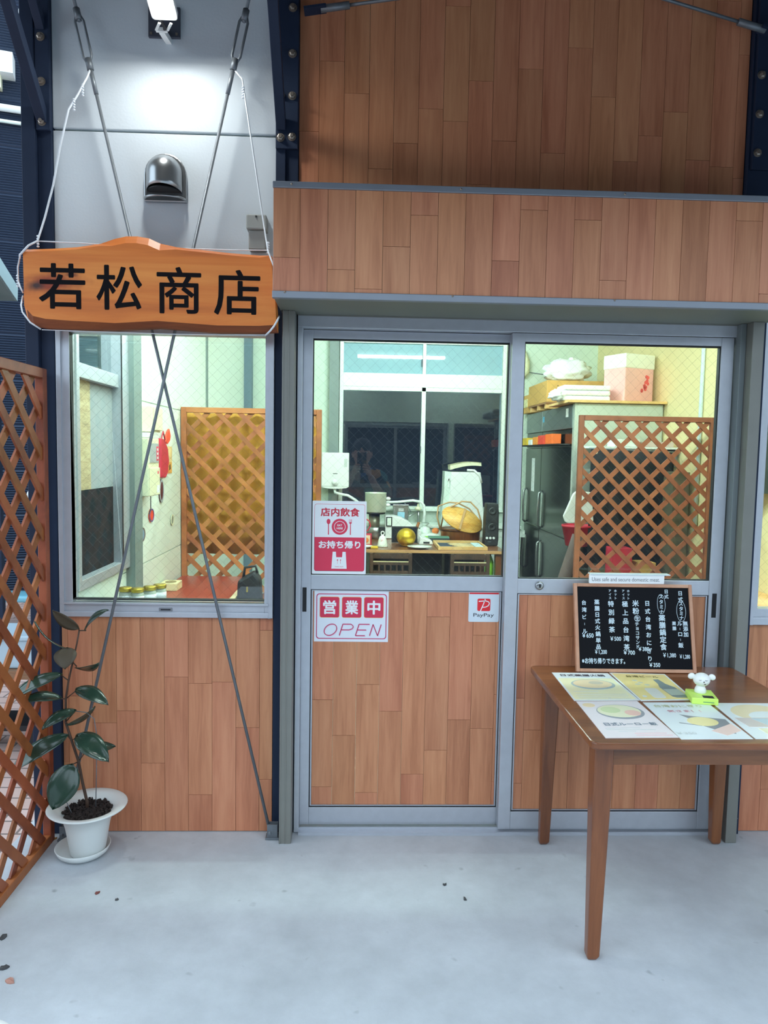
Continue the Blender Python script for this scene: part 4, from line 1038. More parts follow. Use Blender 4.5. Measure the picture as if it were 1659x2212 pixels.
wall_disc('wall_charm', 1.265, 1.151, .045, .037, M_or, 'round red charm on the left wall below the control panel', 'charm', mat('blue_rim', srgb(90, 90, 150), .5))
wall_disc('wall_charm', 1.085, 1.063, .050, .038, mat('blue_grey_enamel', srgb(120, 150, 176), .4), 'round pale blue charm low on the left wall beside the grey post', 'charm', mat('brown_rim', srgb(120, 96, 90), .5))
wall_disc('wall_charm', 1.721, 1.085, .034, .034, mat('grey_enamel', srgb(160, 164, 150), .5), 'small grey charm on the left wall beside the lattice edge', 'charm', M_cream_plastic)
wall_disc('wall_charm', 1.475, 1.275, .045, .068, mat('dark_maroon_lacquer', srgb(84, 36, 46), .4), 'long dark maroon charm hanging under the red pouch', 'charm', mat('silver_rim', srgb(170, 180, 190), .4))
t = thing('red_pouch', 'deep red hanging pouch on the left wall beside the control panel', 'pouch', (XW, 1.51, 1.36))
ob('face', MB().prism([(1.42, 1.58), (1.50, 1.575), (1.575, 1.52), (1.60, 1.45), (1.575, 1.38), (1.52, 1.35), (1.42, 1.355)], XW, XW + .02, 'yz'), M_red_d, t, bevel=.006)
ob('loop', MB().tube([(XW + .01, 1.46, 1.575), (XW + .01, 1.50, 1.62), (XW + .01, 1.54, 1.57)], .004, 6), M_red_d, t)
t = thing('felt_leaf', 'orange red felt leaf on the left wall above the red pouch', 'ornament', (XW, 1.61, 1.55))
ob('face', MB().prism([(1.56, 1.56), (1.60, 1.548), (1.655, 1.57), (1.67, 1.60), (1.64, 1.64), (1.60, 1.62), (1.57, 1.59)], XW, XW + .012, 'yz'), M_or, t, bevel=.003)
t = thing('wall_poster', 'pale orange poster on the left wall behind the red pouch', 'poster', (XW, 1.66, 1.37))
ob('sheet', MB().box(XW, XW + .002, 1.59, 1.735, 1.372, 1.535), mat('poster_peach', srgb(236, 206, 150), .6), t); ob('print', MB().box(XW + .002, XW + .003, 1.60, 1.725, 1.375, 1.44), mat('poster_orange', srgb(232, 170, 90), .6), t)
ob('print', MB().prism([(1.66, 1.39), (1.70, 1.40), (1.69, 1.43), (1.66, 1.42)], XW + .003, XW + .004, 'yz'), mat('poster_brown', srgb(110, 80, 50), .6), t)

# lattices inside
Ml = Matrix.Translation((-1.140, 1.97, .0))
lattice('lattice_panel', 'orange brown lattice with yellow cloth behind it, inside the left window', .90, 1.79, Ml, M_lattice2, None, .141, .030, .034, .06)
Mr = Matrix.Translation((1.462, 2.05, .0))
lattice('lattice_panel', 'brown lattice screening black cloth, inside behind the right door', .92, 1.793, Mr, wood('brown_lattice_timber', srgb(104, 52, 32), srgb(132, 72, 46), srgb(148, 86, 58), .5, (.25, .25, .25), 30, .06), None, .138, .030, .034, .08)
cl = MB(); n = 40
vs = []
for i in range(n + 1):
    u = -1.138 + i / n * .878
    for z in (.83, 1.1, 1.4, 1.76): vs.append((u, 2.075 + .012 * math.sin(i * 1.1) + .006 * math.sin(i * .5 + z * 3), z))
cl.add(vs, [(i * 4 + k, i * 4 + k + 1, (i + 1) * 4 + k + 1, (i + 1) * 4 + k) for i in range(n) for k in range(3)], True)
o = ob('yellow_cloth', cl, mat('ochre_cloth', srgb(206, 150, 60), .8, var=.1, bump=.2, bscale=200), label='ochre yellow cloth hung behind the orange lattice', cat='cloth')
o.modifiers.new('solid', 'SOLIDIFY').thickness = .003
# red table top under the left lattice
rt2 = thing('red_table', 'low red lacquered table inside the left window', 'table', (-.91, 1.45, 0))
ob('tabletop', MB().box(-1.135, -.70, 1.0, 1.945, .675, .702), mat('red_lacquer', srgb(150, 52, 40), .3, var=.08), rt2, bevel=.003)
ob('edge', MB().box(-.70, -.672, 1.0, 1.945, .672, .702), mat('cream_edge', srgb(230, 212, 170), .4), rt2)
for x in (-1.11, -.72):
    for y in (1.04, 1.90): ob('leg', MB().box(x - .02, x + .02, y - .02, y + .02, 0, .675), M_leg, rt2)
t = thing('tissue_box', 'pale wooden tissue box on the red table', 'box', (-1.075, 1.46, .7025))
M_balsa = wood('pale_balsa', srgb(214, 200, 150), srgb(232, 220, 172), srgb(240, 230, 190), .6, (.2, 1, 1), 40, .03)
ob('body', MB().box(-1.135, -1.035, 1.40, 1.53, .7025, .745), M_balsa, t, bevel=.002)
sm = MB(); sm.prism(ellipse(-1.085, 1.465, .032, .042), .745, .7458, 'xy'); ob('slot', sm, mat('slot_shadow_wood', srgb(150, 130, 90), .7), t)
ob('sill_shelf', MB().box(-1.13, -.36, .10, .42, .830, .850), M_alu, window_1)
def jar(x, y, label):
    t = thing('glass_jar', label, 'jar', (x, y, .850), 'small preserve jars on the sill')
    ob('body', MB().lathe([(0, .8505), (.024, .8505), (.027, .855), (.027, .900), (.023, .908), (0, .908)], (x, y, 0), 24), mat('jar_contents', srgb(190, 196, 180), .2), t)
    ob('label', MB().lathe([(.0274, .862), (.0276, .862), (.0276, .892), (.0274, .892)], (x, y, 0), 24), M_white_paper, t)
    ob('lid', MB().lathe([(0, .908), (.0265, .908), (.0275, .912), (.0275, .922), (.025, .925), (0, .925)], (x, y, 0), 24), mat('gold_lid', srgb(186, 160, 60), .3, .7), t)
jar(-.985, .30, 'gold lidded jar at the left end of the sill row'); jar(-.930, .285, 'gold lidded jar second from the left in the sill row'); jar(-.892, .335, 'gold lidded jar third from the left in the sill row'); jar(-.862, .385, 'gold lidded jar at the right rear end of the sill row')
t = thing('black_bag', 'black handbag on a stool beside the red table', 'bag', (-.60, 1.30, .62))
ob('body', MB().prism([(-.67, .62), (-.53, .62), (-.54, .80), (-.575, .845), (-.60, .83), (-.665, .79)], 1.25, 1.35), M_black, t, bevel=.015)
ob('buckle', MB().box(-.615, -.605, 1.248, 1.25, .73, .76), mat('gold_lid', srgb(186, 160, 60), .3, .7), t)
ob('handle', MB().tube([(-.64, 1.30, .79), (-.63, 1.30, .86), (-.57, 1.30, .87), (-.56, 1.30, .83)], .008, 8), M_black, t)
t = thing('wooden_stool', 'dark stool carrying the black handbag inside the left window', 'stool', (-.60, 1.30, 0))
ob('seat', MB().box(-.69, -.45, 1.18, 1.42, .59, .62), M_leg, t)
for x in (-.67, -.47):
    for y in (1.2, 1.4): ob('leg', MB().box(x - .015, x + .015, y - .015, y + .015, 0, .59), M_leg, t)

# back window of the shop
f = MB(); frame_xz(f, -.199, 1.482, .965, 2.645, .037, .037, .022, .022, 4.66, 4.78); f.box(-.162, 1.445, 4.665, 4.775, 2.19, 2.325)
f.box(.630, .672, 4.67, 4.77, .987, 2.19); f.box(.634, .668, 4.67, 4.77, 2.325, 2.623); f.box(-.162, 1.445, 4.67, 4.76, 2.15, 2.19)
M_win_white = mat('white_window_frame', srgb(226, 234, 226), .4)
window_4 = ob('window_4', f, M_win_white, kind='structure', bevel=.002)
for a in ((-.162, .634), (.668, 1.445)): ob('pane', MB().box(*a, 4.715, 4.721, 2.325, 2.623), mat('frosted_pane', srgb(146, 178, 190), .03, var=.03, spec=.35), window_4)
M_dark_glass = glass('dark_night_glass', (.75, .8, .85, 1), .045)
for a in ((-.162, .630), (.672, 1.445)): ob('pane', MB().box(*a, 4.715, 4.721, .987, 2.15), M_dark_glass, window_4)
ob('catch', MB().box(.618, .632, 4.655, 4.68, 1.53, 1.60), mat('dark_plate', srgb(76, 80, 92), .5, .2), window_4, bevel=.003); ob('catch', MB().box(.62, .634, 4.655, 4.68, 2.40, 2.47), mat('dark_plate', srgb(76, 80, 92), .5, .2), window_4, bevel=.003)
ob('sill', MB().box(-.205, 1.49, 4.60, 4.72, .945, .965), M_win_white, window_4, bevel=.003)

# sink counter, water heater, hoses
sk = thing('sink_counter', 'white kitchen counter with steel front under the back window', 'counter', (.75, 4.45, 0))
ob('carcass', MB().box(-.20, 1.61, 4.36, 4.655, 0, .80), M_cream, sk); ob('worktop', MB().box(-.20, 1.61, 4.33, 4.655, .80, .83), M_win_white, sk, bevel=.004)
ob('splash_panel', MB().box(-.20, 1.61, 4.645, 4.655, .83, .942), mat('dull_white_metal', srgb(190, 200, 190), .4, .2), sk); ob('front_panel', MB().box(-.19, 1.65, 4.355, 4.36, .72, .79), M_win_white, sk)
wh = thing('water_heater', 'white wall mounted gas water heater left of the back window', 'heater', (-.225, 4.55, 1.16))
ob('body', MB().box(-.363, -.092, 4.47, 4.62, 1.185, 1.52), M_white, wh, bevel=.008)
ob('chin', MB().prism([(-.363, 1.185), (-.34, 1.172), (-.28, 1.164), (-.18, 1.164), (-.115, 1.172), (-.092, 1.185)], 4.47, 4.62), M_white, wh)
d = MB().lathe([(0, 0), (.034, 0), (.034, .008), (.026, .012), (.024, .022), (0, .024)], n=24); d.xf(Matrix.Translation((-.227, 4.47, 1.225)) @ Matrix.Rotation(PI / 2, 4, 'X')); ob('dial', d, M_white, wh)
ob('slot', MB().box(-.25, -.205, 4.468, 4.472, 1.310, 1.316), M_black, wh); ob('top_vent', MB().box(-.28, -.20, 4.49, 4.60, 1.52, 1.535), M_galv, wh)
ob('notice', MB().box(-.14, -.11, 4.468, 4.471, 1.38, 1.46), mat('faint_grey_print', srgb(200, 206, 204), .5), wh)
def hose(path, r, label, m=None): ob('hose', MB().tube(path, r, 10), m or M_white, label=label, cat='hose')
hose([(-.235, 4.52, 1.164), (-.225, 4.5, 1.125), (-.17, 4.48, 1.11), (-.10, 4.47, 1.10), (-.03, 4.46, 1.06), (.03, 4.45, 1.01)], .014, 'thick white hose curving from under the water heater')
hose([(.26, 4.5, 1.035), (.40, 4.5, 1.04), (.55, 4.5, 1.058), (.63, 4.5, 1.045), (.66, 4.5, 1.01), (.668, 4.5, .93), (.66, 4.5, .84)], .014, 'long white hose arching along the counter to the tap')
fa = thing('kitchen_tap', 'small cream headed tap on the back counter', 'tap', (.61, 4.52, .83))
ob('stem', MB().tube([(.61, 4.53, .83), (.61, 4.53, .96)], .012, 10), M_steel, fa); ob('head', MB().lathe([(0, .955), (.03, .96), (.034, .975), (.03, .99), (.012, .995), (.010, 1.02), (0, 1.03)], (.605, 4.53, 0), 20), M_cream_plastic, fa)
ob('spout', MB().tube([(.60, 4.51, .95), (.55, 4.46, .925), (.50, 4.42, .90)], .008, 8), M_steel, fa)
# items on the counter
tw = thing('rice_dispenser', 'tall white tapered rice dispenser against the back window', 'dispenser', (1.03, 4.42, .83))
x0_, x1_ = .845, 1.200
tv = [(x0_ - .02, .83), (x1_ + .045, .83), (x1_ + .01, 1.30), (x1_ - .005, 1.355), (x0_ + .055, 1.345), (x0_ + .03, 1.20)]
ob('body', MB().prism([(.87, .832), (1.245, .832), (1.205, 1.24), (1.195, 1.352), (.905, 1.352), (.898, 1.15)], 4.34, 4.58), M_white, tw, bevel=.006)
ob('side_panel', MB().prism([(.815, .832), (.87, .832), (.898, 1.15), (.905, 1.352), (.845, 1.358), (.842, 1.15)], 4.36, 4.56), mat('pale_mint', srgb(214, 228, 220), .4), tw)
ob('hook', MB().box(.868, .898, 4.335, 4.345, 1.265, 1.285).box(.878, .889, 4.335, 4.345, 1.20, 1.31), M_white, tw)
bk = thing('bent_catalogue', 'thick cream catalogue bent over the white rice dispenser', 'book', (1.05, 4.42, 1.36))
pts = []; pb = []
for k in range(13):
    u = k / 12; x = .895 + .305 * u; z = 1.372 + .045 * math.sin(PI * min(1, u * 1.05) * .62)
    pts.append((x, z + .044 - .014 * u)); pb.append((x + .004, z))
ob('pages', MB().prism(pts + pb[::-1], 4.36, 4.54), M_cream_plastic, bk); ob('cover', MB().prism([(a, b + .0005) for a, b in pts] + [(a, b + .004) for a, b in pts[::-1]], 4.355, 4.545), mat('catalogue_cover', srgb(190, 184, 150), .5), bk)
ob('strap', MB().tube([(1.06, 4.345, 1.372), (1.13, 4.335, 1.37), (1.185, 4.335, 1.32), (1.205, 4.345, 1.25)], .012, 10), M_white, tw)
tn = thing('square_tin', 'silver tin with a blue label on the back counter', 'tin', (.427, 4.5, .83))
ob('body', MB().box(.352, .502, 4.45, 4.56, .83, 1.008), M_steel, tn, bevel=.004); ob('lid', MB().box(.347, .507, 4.445, 4.565, 1.004, 1.018), M_steel, tn, bevel=.003)
ob('label', MB().box(.395, .465, 4.447, 4.45, .885, .945), mat('sky_label', srgb(160, 205, 230), .5), tn)
ob('handle', MB().tube([(.375, 4.5, 1.015), (.41, 4.5, 1.045), (.45, 4.5, 1.045), (.50, 4.48, 1.0), (.53, 4.45, .94)], .004, 6), M_galv, tn)
for k, z in enumerate((.955, .97)): ob('print', MB().box(.405, .455, 4.4475, 4.45, z, z + .008), M_white_paper, tn)
po = thing('cooking_pot', 'silver aluminium pot raised on a small burner behind the notice', 'pot', (.168, 4.1, .96))
ob('body', MB().lathe([(0, .968), (.094, .968), (.099, .975), (.100, 1.145), (.103, 1.150), (.100, 1.152), (.096, 1.148), (.093, .985), (0, .98)], (.168, 4.1, 0), 40), mat('dull_aluminium', srgb(206, 212, 194), .4, .25, var=.05), po)
for z in (1.035, 1.095): ob('handle', MB().ball((.285, 4.1, z), .018, 12, 8, sx=1.3), M_white, po)
ob('handle_bar', MB().tube([(.265, 4.1, 1.035), (.262, 4.1, 1.095)], .006, 8), M_white, po)
br_ = thing('table_burner', 'small black and glass burner under the silver pot', 'burner', (.168, 4.1, .72))
ob('top_ring', MB().lathe([(0, .952), (.09, .952), (.092, .966), (0, .966)], (.168, 4.1, 0), 28), M_black, br_)
ob('body', MB().lathe([(0, .83), (.05, .83), (.052, .84), (.052, .952), (0, .952)], (.158, 4.1, 0), 24), mat('smoky_steel', srgb(110, 106, 96), .3, .6, var=.2, vscale=20), br_)
ob('base', MB().lathe([(0, .721), (.085, .721), (.085, .825), (.08, .83), (0, .83)], (.168, 4.1, 0), 28), M_steel, br_)
ap = thing('white_scale', 'white wedge shaped counter scale behind the gold ornament', 'scale', (.44, 4.2, .72))
ob('body', MB().prism([(.26, .722), (.60, .722), (.60, .80), (.56, .815), (.49, .878), (.42, .915), (.34, .935), (.26, .935)], 4.06, 4.26), M_white, ap, bevel=.006)
ob('screen_rim', MB().box(.268, .325, 4.05, 4.062, .838, .928), M_black, ap); ob('screen', MB().box(.278, .315, 4.047, 4.051, .848, .918), M_cream, ap)
ob('knife_handle', MB().tube([(.545, 4.03, .80), (.575, 4.05, .88)], .014, 8), mat('brown_handle', srgb(150, 86, 40), .5), label='brown wooden knife handle leaning by the counter scale', cat='knife')

# dining table with its things
dt = thing('dining_table', 'brown dining table in the middle of the shop', 'table', (.55, 3.8, 0))
ob('tabletop', MB().box(-.25, 1.245, 3.27, 4.30, .690, .719), M_table, dt, bevel=.003)
ob('edge_strip', MB().box(-.25, 1.245, 3.265, 3.27, .694, .717), mat('pale_edge_strip', srgb(200, 150, 100), .5), dt)
for x in (-.20, 1.20):
    for y in (3.34, 4.24): ob('leg', MB().box(x - .03, x + .03, y - .03, y + .03, 0, .69), M_leg, dt)
ZD = .720
be = thing('ceramic_bell', 'white ceramic hand bell with a pink flower on the dining table', 'bell', (.217, 3.46, ZD))
ob('body', MB().lathe([(0, ZD), (.046, ZD), (.048, ZD + .004), (.042, ZD + .02), (.036, ZD + .055), (.026, ZD + .085), (.010, ZD + .10), (0, ZD + .102)], (.217, 3.46, 0), 28), mat('white_ceramic', srgb(232, 236, 226), .2), be)
ob('flower_print', MB().ball((.213, 3.427, ZD + .050), .013, 12, 8, sy=.25, sz=1.4), mat('pink_print', srgb(230, 190, 196), .4), be)
tor = [(.217 + .014 * math.cos(a * PI / 8), 3.46, ZD + .116 + .016 * math.sin(a * PI / 8)) for a in range(17)]; ob('handle', MB().tube(tor, .0045, 8), M_white, be)
ob('price_board', MB().box(.185, .245, 3.60, 3.615, ZD, ZD + .155), M_black, label='small black board standing behind the ceramic bell', cat='board')
go = thing('gold_ornament', 'shiny golden ball ornament on a round foot on the dining table', 'ornament', (.424, 3.52, ZD))
M_goldm = mat('polished_gold', srgb(214, 176, 54), .36, .75)
ob('ball', MB().ball((.424, 3.52, ZD + .079), .083, 32, 20, sz=.95), M_goldm, go); ob('foot', MB().lathe([(0, ZD), (.040, ZD), (.050, ZD + .012), (.048, ZD + .035), (.03, ZD + .05), (0, ZD + .05)], (.424, 3.52, 0), 28), M_goldm, go)
ta = thing('tablet', 'black tablet standing behind the golden ornament', 'tablet', (.425, 3.76, ZD), rot=(-.14, 0, 0))
ob('body', MB().box(-.117, .117, -.005, .005, .001, .148), M_black, ta, local=True, bevel=.004); ob('screen', MB().box(-.108, .108, -.0062, -.005, .010, .139), mat('dark_screen', srgb(20, 20, 28), .15), ta, local=True)
pl = thing('white_plate', 'white rimmed plate near the front edge of the dining table', 'plate', (.53, 3.39, ZD))
ob('dish', MB().lathe([(0, ZD + .001), (.05, ZD + .001), (.075, ZD + .008), (.104, ZD + .016), (.105, ZD + .019), (.07, ZD + .012), (.05, ZD + .008), (0, ZD + .008)], (.53, 3.385, 0), 36), mat('white_ceramic', srgb(232, 236, 226), .2), pl)
pd = thing('card_reader', 'white card reader beside the golden ornament', 'reader', (.60, 3.72, ZD))
ob('body', MB().prism([(.545, ZD), (.675, ZD), (.66, ZD + .035), (.56, ZD + .065)], 3.64, 3.84), M_white, pd, bevel=.006); ob('screen', MB().box(.585, .64, 3.638, 3.641, ZD + .010, ZD + .026), M_black, pd)
tv_ = thing('cutlery_tray', 'pale wooden framed tray of cutlery and patterned cloth on the dining table', 'tray', (.89, 3.5, ZD))
M_pine = wood('pale_pine', srgb(206, 156, 92), srgb(226, 180, 116), srgb(236, 196, 136), .5, (.2, .2, .2), 40, .04)
ob('base', MB().box(.69, 1.085, 3.29, 3.74, ZD + .001, ZD + .008), mat('dark_navy_cloth', srgb(52, 66, 84), .8, var=.4, vscale=60), tv_)
for a in ((.68, .695, 3.28, 3.75), (1.08, 1.095, 3.28, 3.75), (.695, 1.08, 3.28, 3.295), (.695, 1.08, 3.735, 3.75)): ob('side', MB().box(*a, ZD + .001, ZD + .030), M_pine, tv_)
R = random.Random(8)
for k in range(10):
    y = 3.33 + k * .038; x = .80 + R.uniform(0, .06)
    ob('chopstick', MB().tube([(x, y, ZD + .012), (x + .22, y + R.uniform(-.03, .03), ZD + .014)], .004, 6), M_pine if k % 2 else mat('pale_stick', srgb(214, 204, 170), .5), label=f'{"pale" if k % 2 == 0 else "tan"} chopstick in the cutlery tray, {("nearest the front", "second from the front", "third from the front", "fourth from the front", "fifth from the front", "fifth from the back", "fourth from the back", "third from the back", "second from the back", "nearest the back")[k]}', cat='chopstick', group='chopsticks in the cutlery tray')
ob('napkin', MB().cbox((1.04, 3.50, ZD + .016), (.035, .15, .006)), mat('pale_blue_napkin', srgb(190, 214, 220), .8), label='pale blue folded napkin at the right side of the cutlery tray', cat='napkin')
bks = MB().box(.665, .835, 3.765, 3.85, ZD, ZD + .045); ob('stacked_box', bks, mat('dark_green_box', srgb(40, 52, 58), .5), label='dark flat box lying behind the cutlery tray', cat='box')
ob('green_book', MB().box(.645, .83, 3.762, 3.85, ZD + .0455, ZD + .058), mat('green_cover', srgb(86, 130, 112), .5), label='thin green book lying on the dark flat box', cat='book')
ob('orange_fruit', MB().ball((.742, 4.14, ZD + .072), .034, 16, 10, sz=.9), mat('orange_peel', srgb(236, 130, 60), .5, bump=.2), label='orange mandarin lying on the plastic bag of vegetables', cat='fruit')
vb = thing('plastic_bag', 'clear plastic bag of green vegetables left of the copper tub', 'bag', (.69, 4.12, ZD))
pbm = MB().ball((.69, 4.13, ZD + .028), .085, 20, 12, sz=.34, sx=1.2); ob('thin_sheet', pbm, mat('crumpled_film', srgb(226, 236, 226), .2, bump=.8, bscale=40), vb); ob('greens', MB().ball((.69, 4.075, ZD + .022), .045, 14, 8, sz=.4, sx=1.4), mat('leaf_green', srgb(150, 206, 90), .6), vb)
vb = thing('plastic_bag', 'knotted clear plastic bag standing behind the vegetables', 'bag', (.66, 4.26, ZD))
ob('thin_sheet', MB().lathe([(0, ZD), (.05, ZD + .002), (.06, ZD + .05), (.045, ZD + .09), (.018, ZD + .105), (.03, ZD + .12), (.045, ZD + .135), (0, ZD + .125)], (.655, 4.262, 0), 14), mat('crumpled_film', srgb(226, 236, 226), .2, bump=.8, bscale=40), vb)
tu = thing('copper_tub', 'round copper banded rice tub with twin arched handles on the dining table', 'tub', (.955, 3.95, ZD))
M_cop = mat('burnished_copper', srgb(150, 92, 50), .3, .6, var=.3, vscale=14, stretch=(3, 3, .2))
ob('body', MB().lathe([(0, ZD + .002), (.170, ZD + .002), (.180, ZD + .02), (.186, ZD + .10), (.190, ZD + .122), (.184, ZD + .124), (.178, ZD + .10), (.165, ZD + .012), (0, ZD + .012)], (.955, 3.95, 0), 48, 1, .78), M_cop, tu)
ob('rim_band', MB().lathe([(.188, ZD + .098), (.192, ZD + .10), (.192, ZD + .116), (.188, ZD + .118)], (.955, 3.95, 0), 48, 1, .78), mat('dark_copper', srgb(96, 58, 36), .4, .5), tu)
M_bamb = mat('bamboo_handle', srgb(190, 150, 106), .45, var=.15)
for dy, hx, hz in ((-.05, .03, 1.108), (.05, -.075, 1.092)):
    ob('handle', MB().tube([(.955 - .187, 3.95 + dy * .3, ZD + .11), (.955 - .185 + hx * .4, 3.95 + dy, ZD + .22), (.955 - .13 + hx, 3.95 + dy, ZD + .32), (.955 - .03 + hx, 3.95 + dy, hz - .015), (.955 + .05 + hx, 3.95 + dy, hz - .02), (.955 + .13 + hx * .6, 3.95 + dy, ZD + .30), (.955 + .183, 3.95 + dy, ZD + .19), (.955 + .189, 3.95 + dy * .3, ZD + .11)], .0075, 10), M_bamb, tu)
ld_ = MB().lathe([(0, 0), (.195, 0), (.197, .006), (.195, .013), (0, .016)], n=48, sy=.62)
ld_.xf(Matrix.Translation((.952, 3.86, .925)) @ Matrix.Rotation(math.radians(22), 4, 'Y') @ Matrix.Rotation(math.radians(52), 4, 'X'))
lid = ob('lid', ld_, wood('golden_lid_timber', srgb(196, 134, 52), srgb(222, 168, 84), srgb(236, 190, 110), .5, (.25, 2.5, 2.5), 30, .02), tu)
lb_ = MB().box(-.010, .010, -.12, .12, .015, .026); lb_.xf(Matrix.Translation((.952, 3.86, .925)) @ Matrix.Rotation(math.radians(22), 4, 'Y') @ Matrix.Rotation(math.radians(52), 4, 'X')); ob('batten', lb_, M_bamb, lid)
sp = thing('loudspeaker', 'tall black loudspeaker at the right end of the dining table', 'speaker', (1.183, 3.66, ZD))
ob('cabinet', MB().prism([(1.122, ZD + .002), (1.240, ZD + .002), (1.246, ZD + .06), (1.244, ZD + .30), (1.236, ZD + .375), (1.136, ZD + .378), (1.128, ZD + .25)], 3.60, 3.74), M_black, sp, bevel=.008)
for z in (ZD + .31, ZD + .17):
    d = MB().lathe([(.026, 0), (.032, .002), (.032, .006), (.022, .004), (0, -.002)], n=28); d.xf(Matrix.Translation((1.186, 3.600, z)) @ Matrix.Rotation(PI / 2, 4, 'X')); ob('cone', d, mat('dark_cone', srgb(40, 42, 44), .4), sp)
for k in range(3): ob('knob', MB().tube([(1.142 + k * .030, 3.602, ZD + .072), (1.142 + k * .030, 3.592, ZD + .072)], .0105, 14), M_white, sp)
ob('mark', MB().box(1.15, 1.18, 3.597, 3.60, ZD + .036, ZD + .040), M_galv, sp)
rb = thing('snack_box', 'red rimmed snack box half hidden behind the eat in notice', 'box', (.07, 3.56, ZD))
ob('body', MB().box(-.02, .125, 3.54, 3.60, ZD, ZD + .10), M_red_d, rb, bevel=.003); ob('picture', MB().box(.0, .112, 3.538, 3.54, ZD + .012, ZD + .088), mat('peach_print', srgb(240, 214, 180), .5), rb); ob('picture', MB().prism(ellipse(.07, ZD + .045, .03, .025, 14), 3.537, 3.539), mat('orange_print', srgb(220, 120, 60), .5), rb)
hose([(-.02, 3.575, ZD + .24), (.05, 3.575, ZD + .245), (.10, 3.575, ZD + .21), (.115, 3.575, ZD + .17), (.09, 3.575, ZD + .125), (.0, 3.575, ZD + .104)], .006, 'red cord hoop standing on the red snack box', M_red_d)
pk = thing('sauce_dish', 'small dish with a yellow packet at the left front of the dining table', 'dish', (.09, 3.36, ZD))
ob('dish', MB().lathe([(0, ZD + .001), (.04, ZD + .001), (.06, ZD + .018), (.057, ZD + .019), (.038, ZD + .006), (0, ZD + .006)], (.07, 3.37, 0), 28), mat('white_ceramic', srgb(232, 236, 226), .2), pk)
ob('packet', MB().cbox((.145, 3.35, ZD + .009), (.03, .03, .007)), mat('yellow_packet', srgb(240, 200, 70), .4), label='yellow packet on the dining table by the white dish', cat='packet')

def chair(x0, x1, label):
    t = thing('dining_chair', label, 'chair', ((x0 + x1) / 2, 3.2, 0), 'dark chairs at the dining table')
    m = wood('dark_chair_timber', srgb(48, 30, 20), srgb(64, 42, 28), srgb(78, 52, 36), .5, (1, 1, .2), 40, .03)
    y0, y1 = 3.135, 3.158
    for a in (x0, x1 - .03): ob('leg', MB().box(a, a + .03, y0 - .003, y1 + .006, 0, .706), m, t, bevel=.003)
    for a in (x0 + .005, x1 - .035): ob('leg', MB().box(a, a + .03, 3.50, 3.53, 0, .42), m, t, bevel=.003)
    ob('top_rail', MB().prism([(x0 + .03, .662), (x0 + .03, .698), (x0 + .05, .706), (x1 - .05, .706), (x1 - .03, .698), (x1 - .03, .662)], y0, y1), m, t)
    ob('middle_rail', MB().box(x0 + .03, x1 - .03, y0, y1, .610, .640), m, t); ob('lower_rail', MB().box(x0 + .03, x1 - .03, y0, y1, .53, .562), m, t)
    w = (x1 - x0 - .06) / 6
    for k in range(1, 6): ob('spindle', MB().box(x0 + .03 + k * w - .007, x0 + .03 + k * w + .007, y0 + .002, y1 - .002, .562, .610), m, t)
    ob('shelf_bar', MB().box(x0 + .03, x1 - .03, y0 - .001, y0 + .004, .634, .642), mat('cream_edge', srgb(230, 212, 170), .4), t)
    ob('seat', MB().box(x0, x1, y1 + .006, 3.53, .42, .45), m, t, bevel=.004)
chair(.103, .452, 'dark chair with a slotted back tucked in behind the eat in notice')
chair(.765, 1.090, 'dark chair with a slotted back tucked in at the right under the tray')
ob('under_table_box', MB().box(.14, .745, 3.56, 3.85, 0, .66), mat('charcoal_fabric', srgb(44, 44, 46), .8, var=.3, vscale=10), label='charcoal storage box between the two dark chairs under the table', cat='box', bevel=.01)
ob('under_table_box', MB().box(.80, 1.06, 3.56, 3.85, 0, .64), mat('added_box_black', srgb(36, 36, 40), .6), label='added black box darkening the gaps behind the right dark chair under the table', cat='box', bevel=.01)  # added so the gaps in the right chair back look dark
bt = thing('green_bottle', 'bright green bottle standing behind the right dark chair', 'bottle', (1.14, 3.44, 0))
ob('body', MB().lathe([(0, .0), (.036, .0), (.038, .01), (.038, .60), (.02, .65), (.014, .66), (0, .66)], (1.14, 3.44, 0), 20), mat('lime_green_plastic', srgb(150, 220, 60), .3), bt); ob('cap', MB().lathe([(0, .66), (.015, .66), (.015, .682), (0, .682)], (1.14, 3.44, 0), 16), M_black, bt)

# ------------------------------------------------------------------ fridge and the things on it
fr_ = thing('upright_fridge', 'tall steel four door catering fridge along the right wall', 'fridge', (2.05, 3.8, 0))
M_fr = mat('dark_brushed_steel', srgb(62, 66, 64), .2, .9, var=.06, stretch=(1, 1, .05), vscale=40)
M_fr_side = mat('light_fridge_side', srgb(196, 204, 196), .35, .4)
ob('body', MB().box(1.725, 2.41, 2.98, 4.64, .06, 1.94), M_fr_side, fr_, bevel=.004); ob('plinth', MB().box(1.76, 2.41, 3.0, 4.62, 0, .06), M_black, fr_)
for a, b in ((3.03, 3.995), (4.005, 4.62)):
    for z0, z1 in ((.86, 1.595), (.09, .842)):
        d = ob('door', MB().box(1.700, 1.725, a, b, z0, z1), M_fr, fr_, bevel=.004)
        hz = (z0 + z1) / 2 - (.20 if z0 > .5 else -.1)
        yh = b - .06
        ob('handle', MB().tube([(1.700, yh, hz - .17), (1.672, yh, hz - .15), (1.668, yh, hz), (1.672, yh, hz + .15), (1.700, yh, hz + .17)], .011, 8), M_steel, d)
        ob('handle_plate', MB().prism(ellipse(yh, hz, .028, .17), 1.694, 1.699, 'yz'), M_fr_side, d)
    ob('vent_panel', MB().box(1.698, 1.725, a, b, 1.745, 1.935), mat('grey_vent_steel', srgb(120, 128, 130), .35, .7), fr_, bevel=.003); ob('control_panel', MB().box(1.706, 1.725, a, b, 1.60, 1.742), M_fr, fr_, bevel=.003)
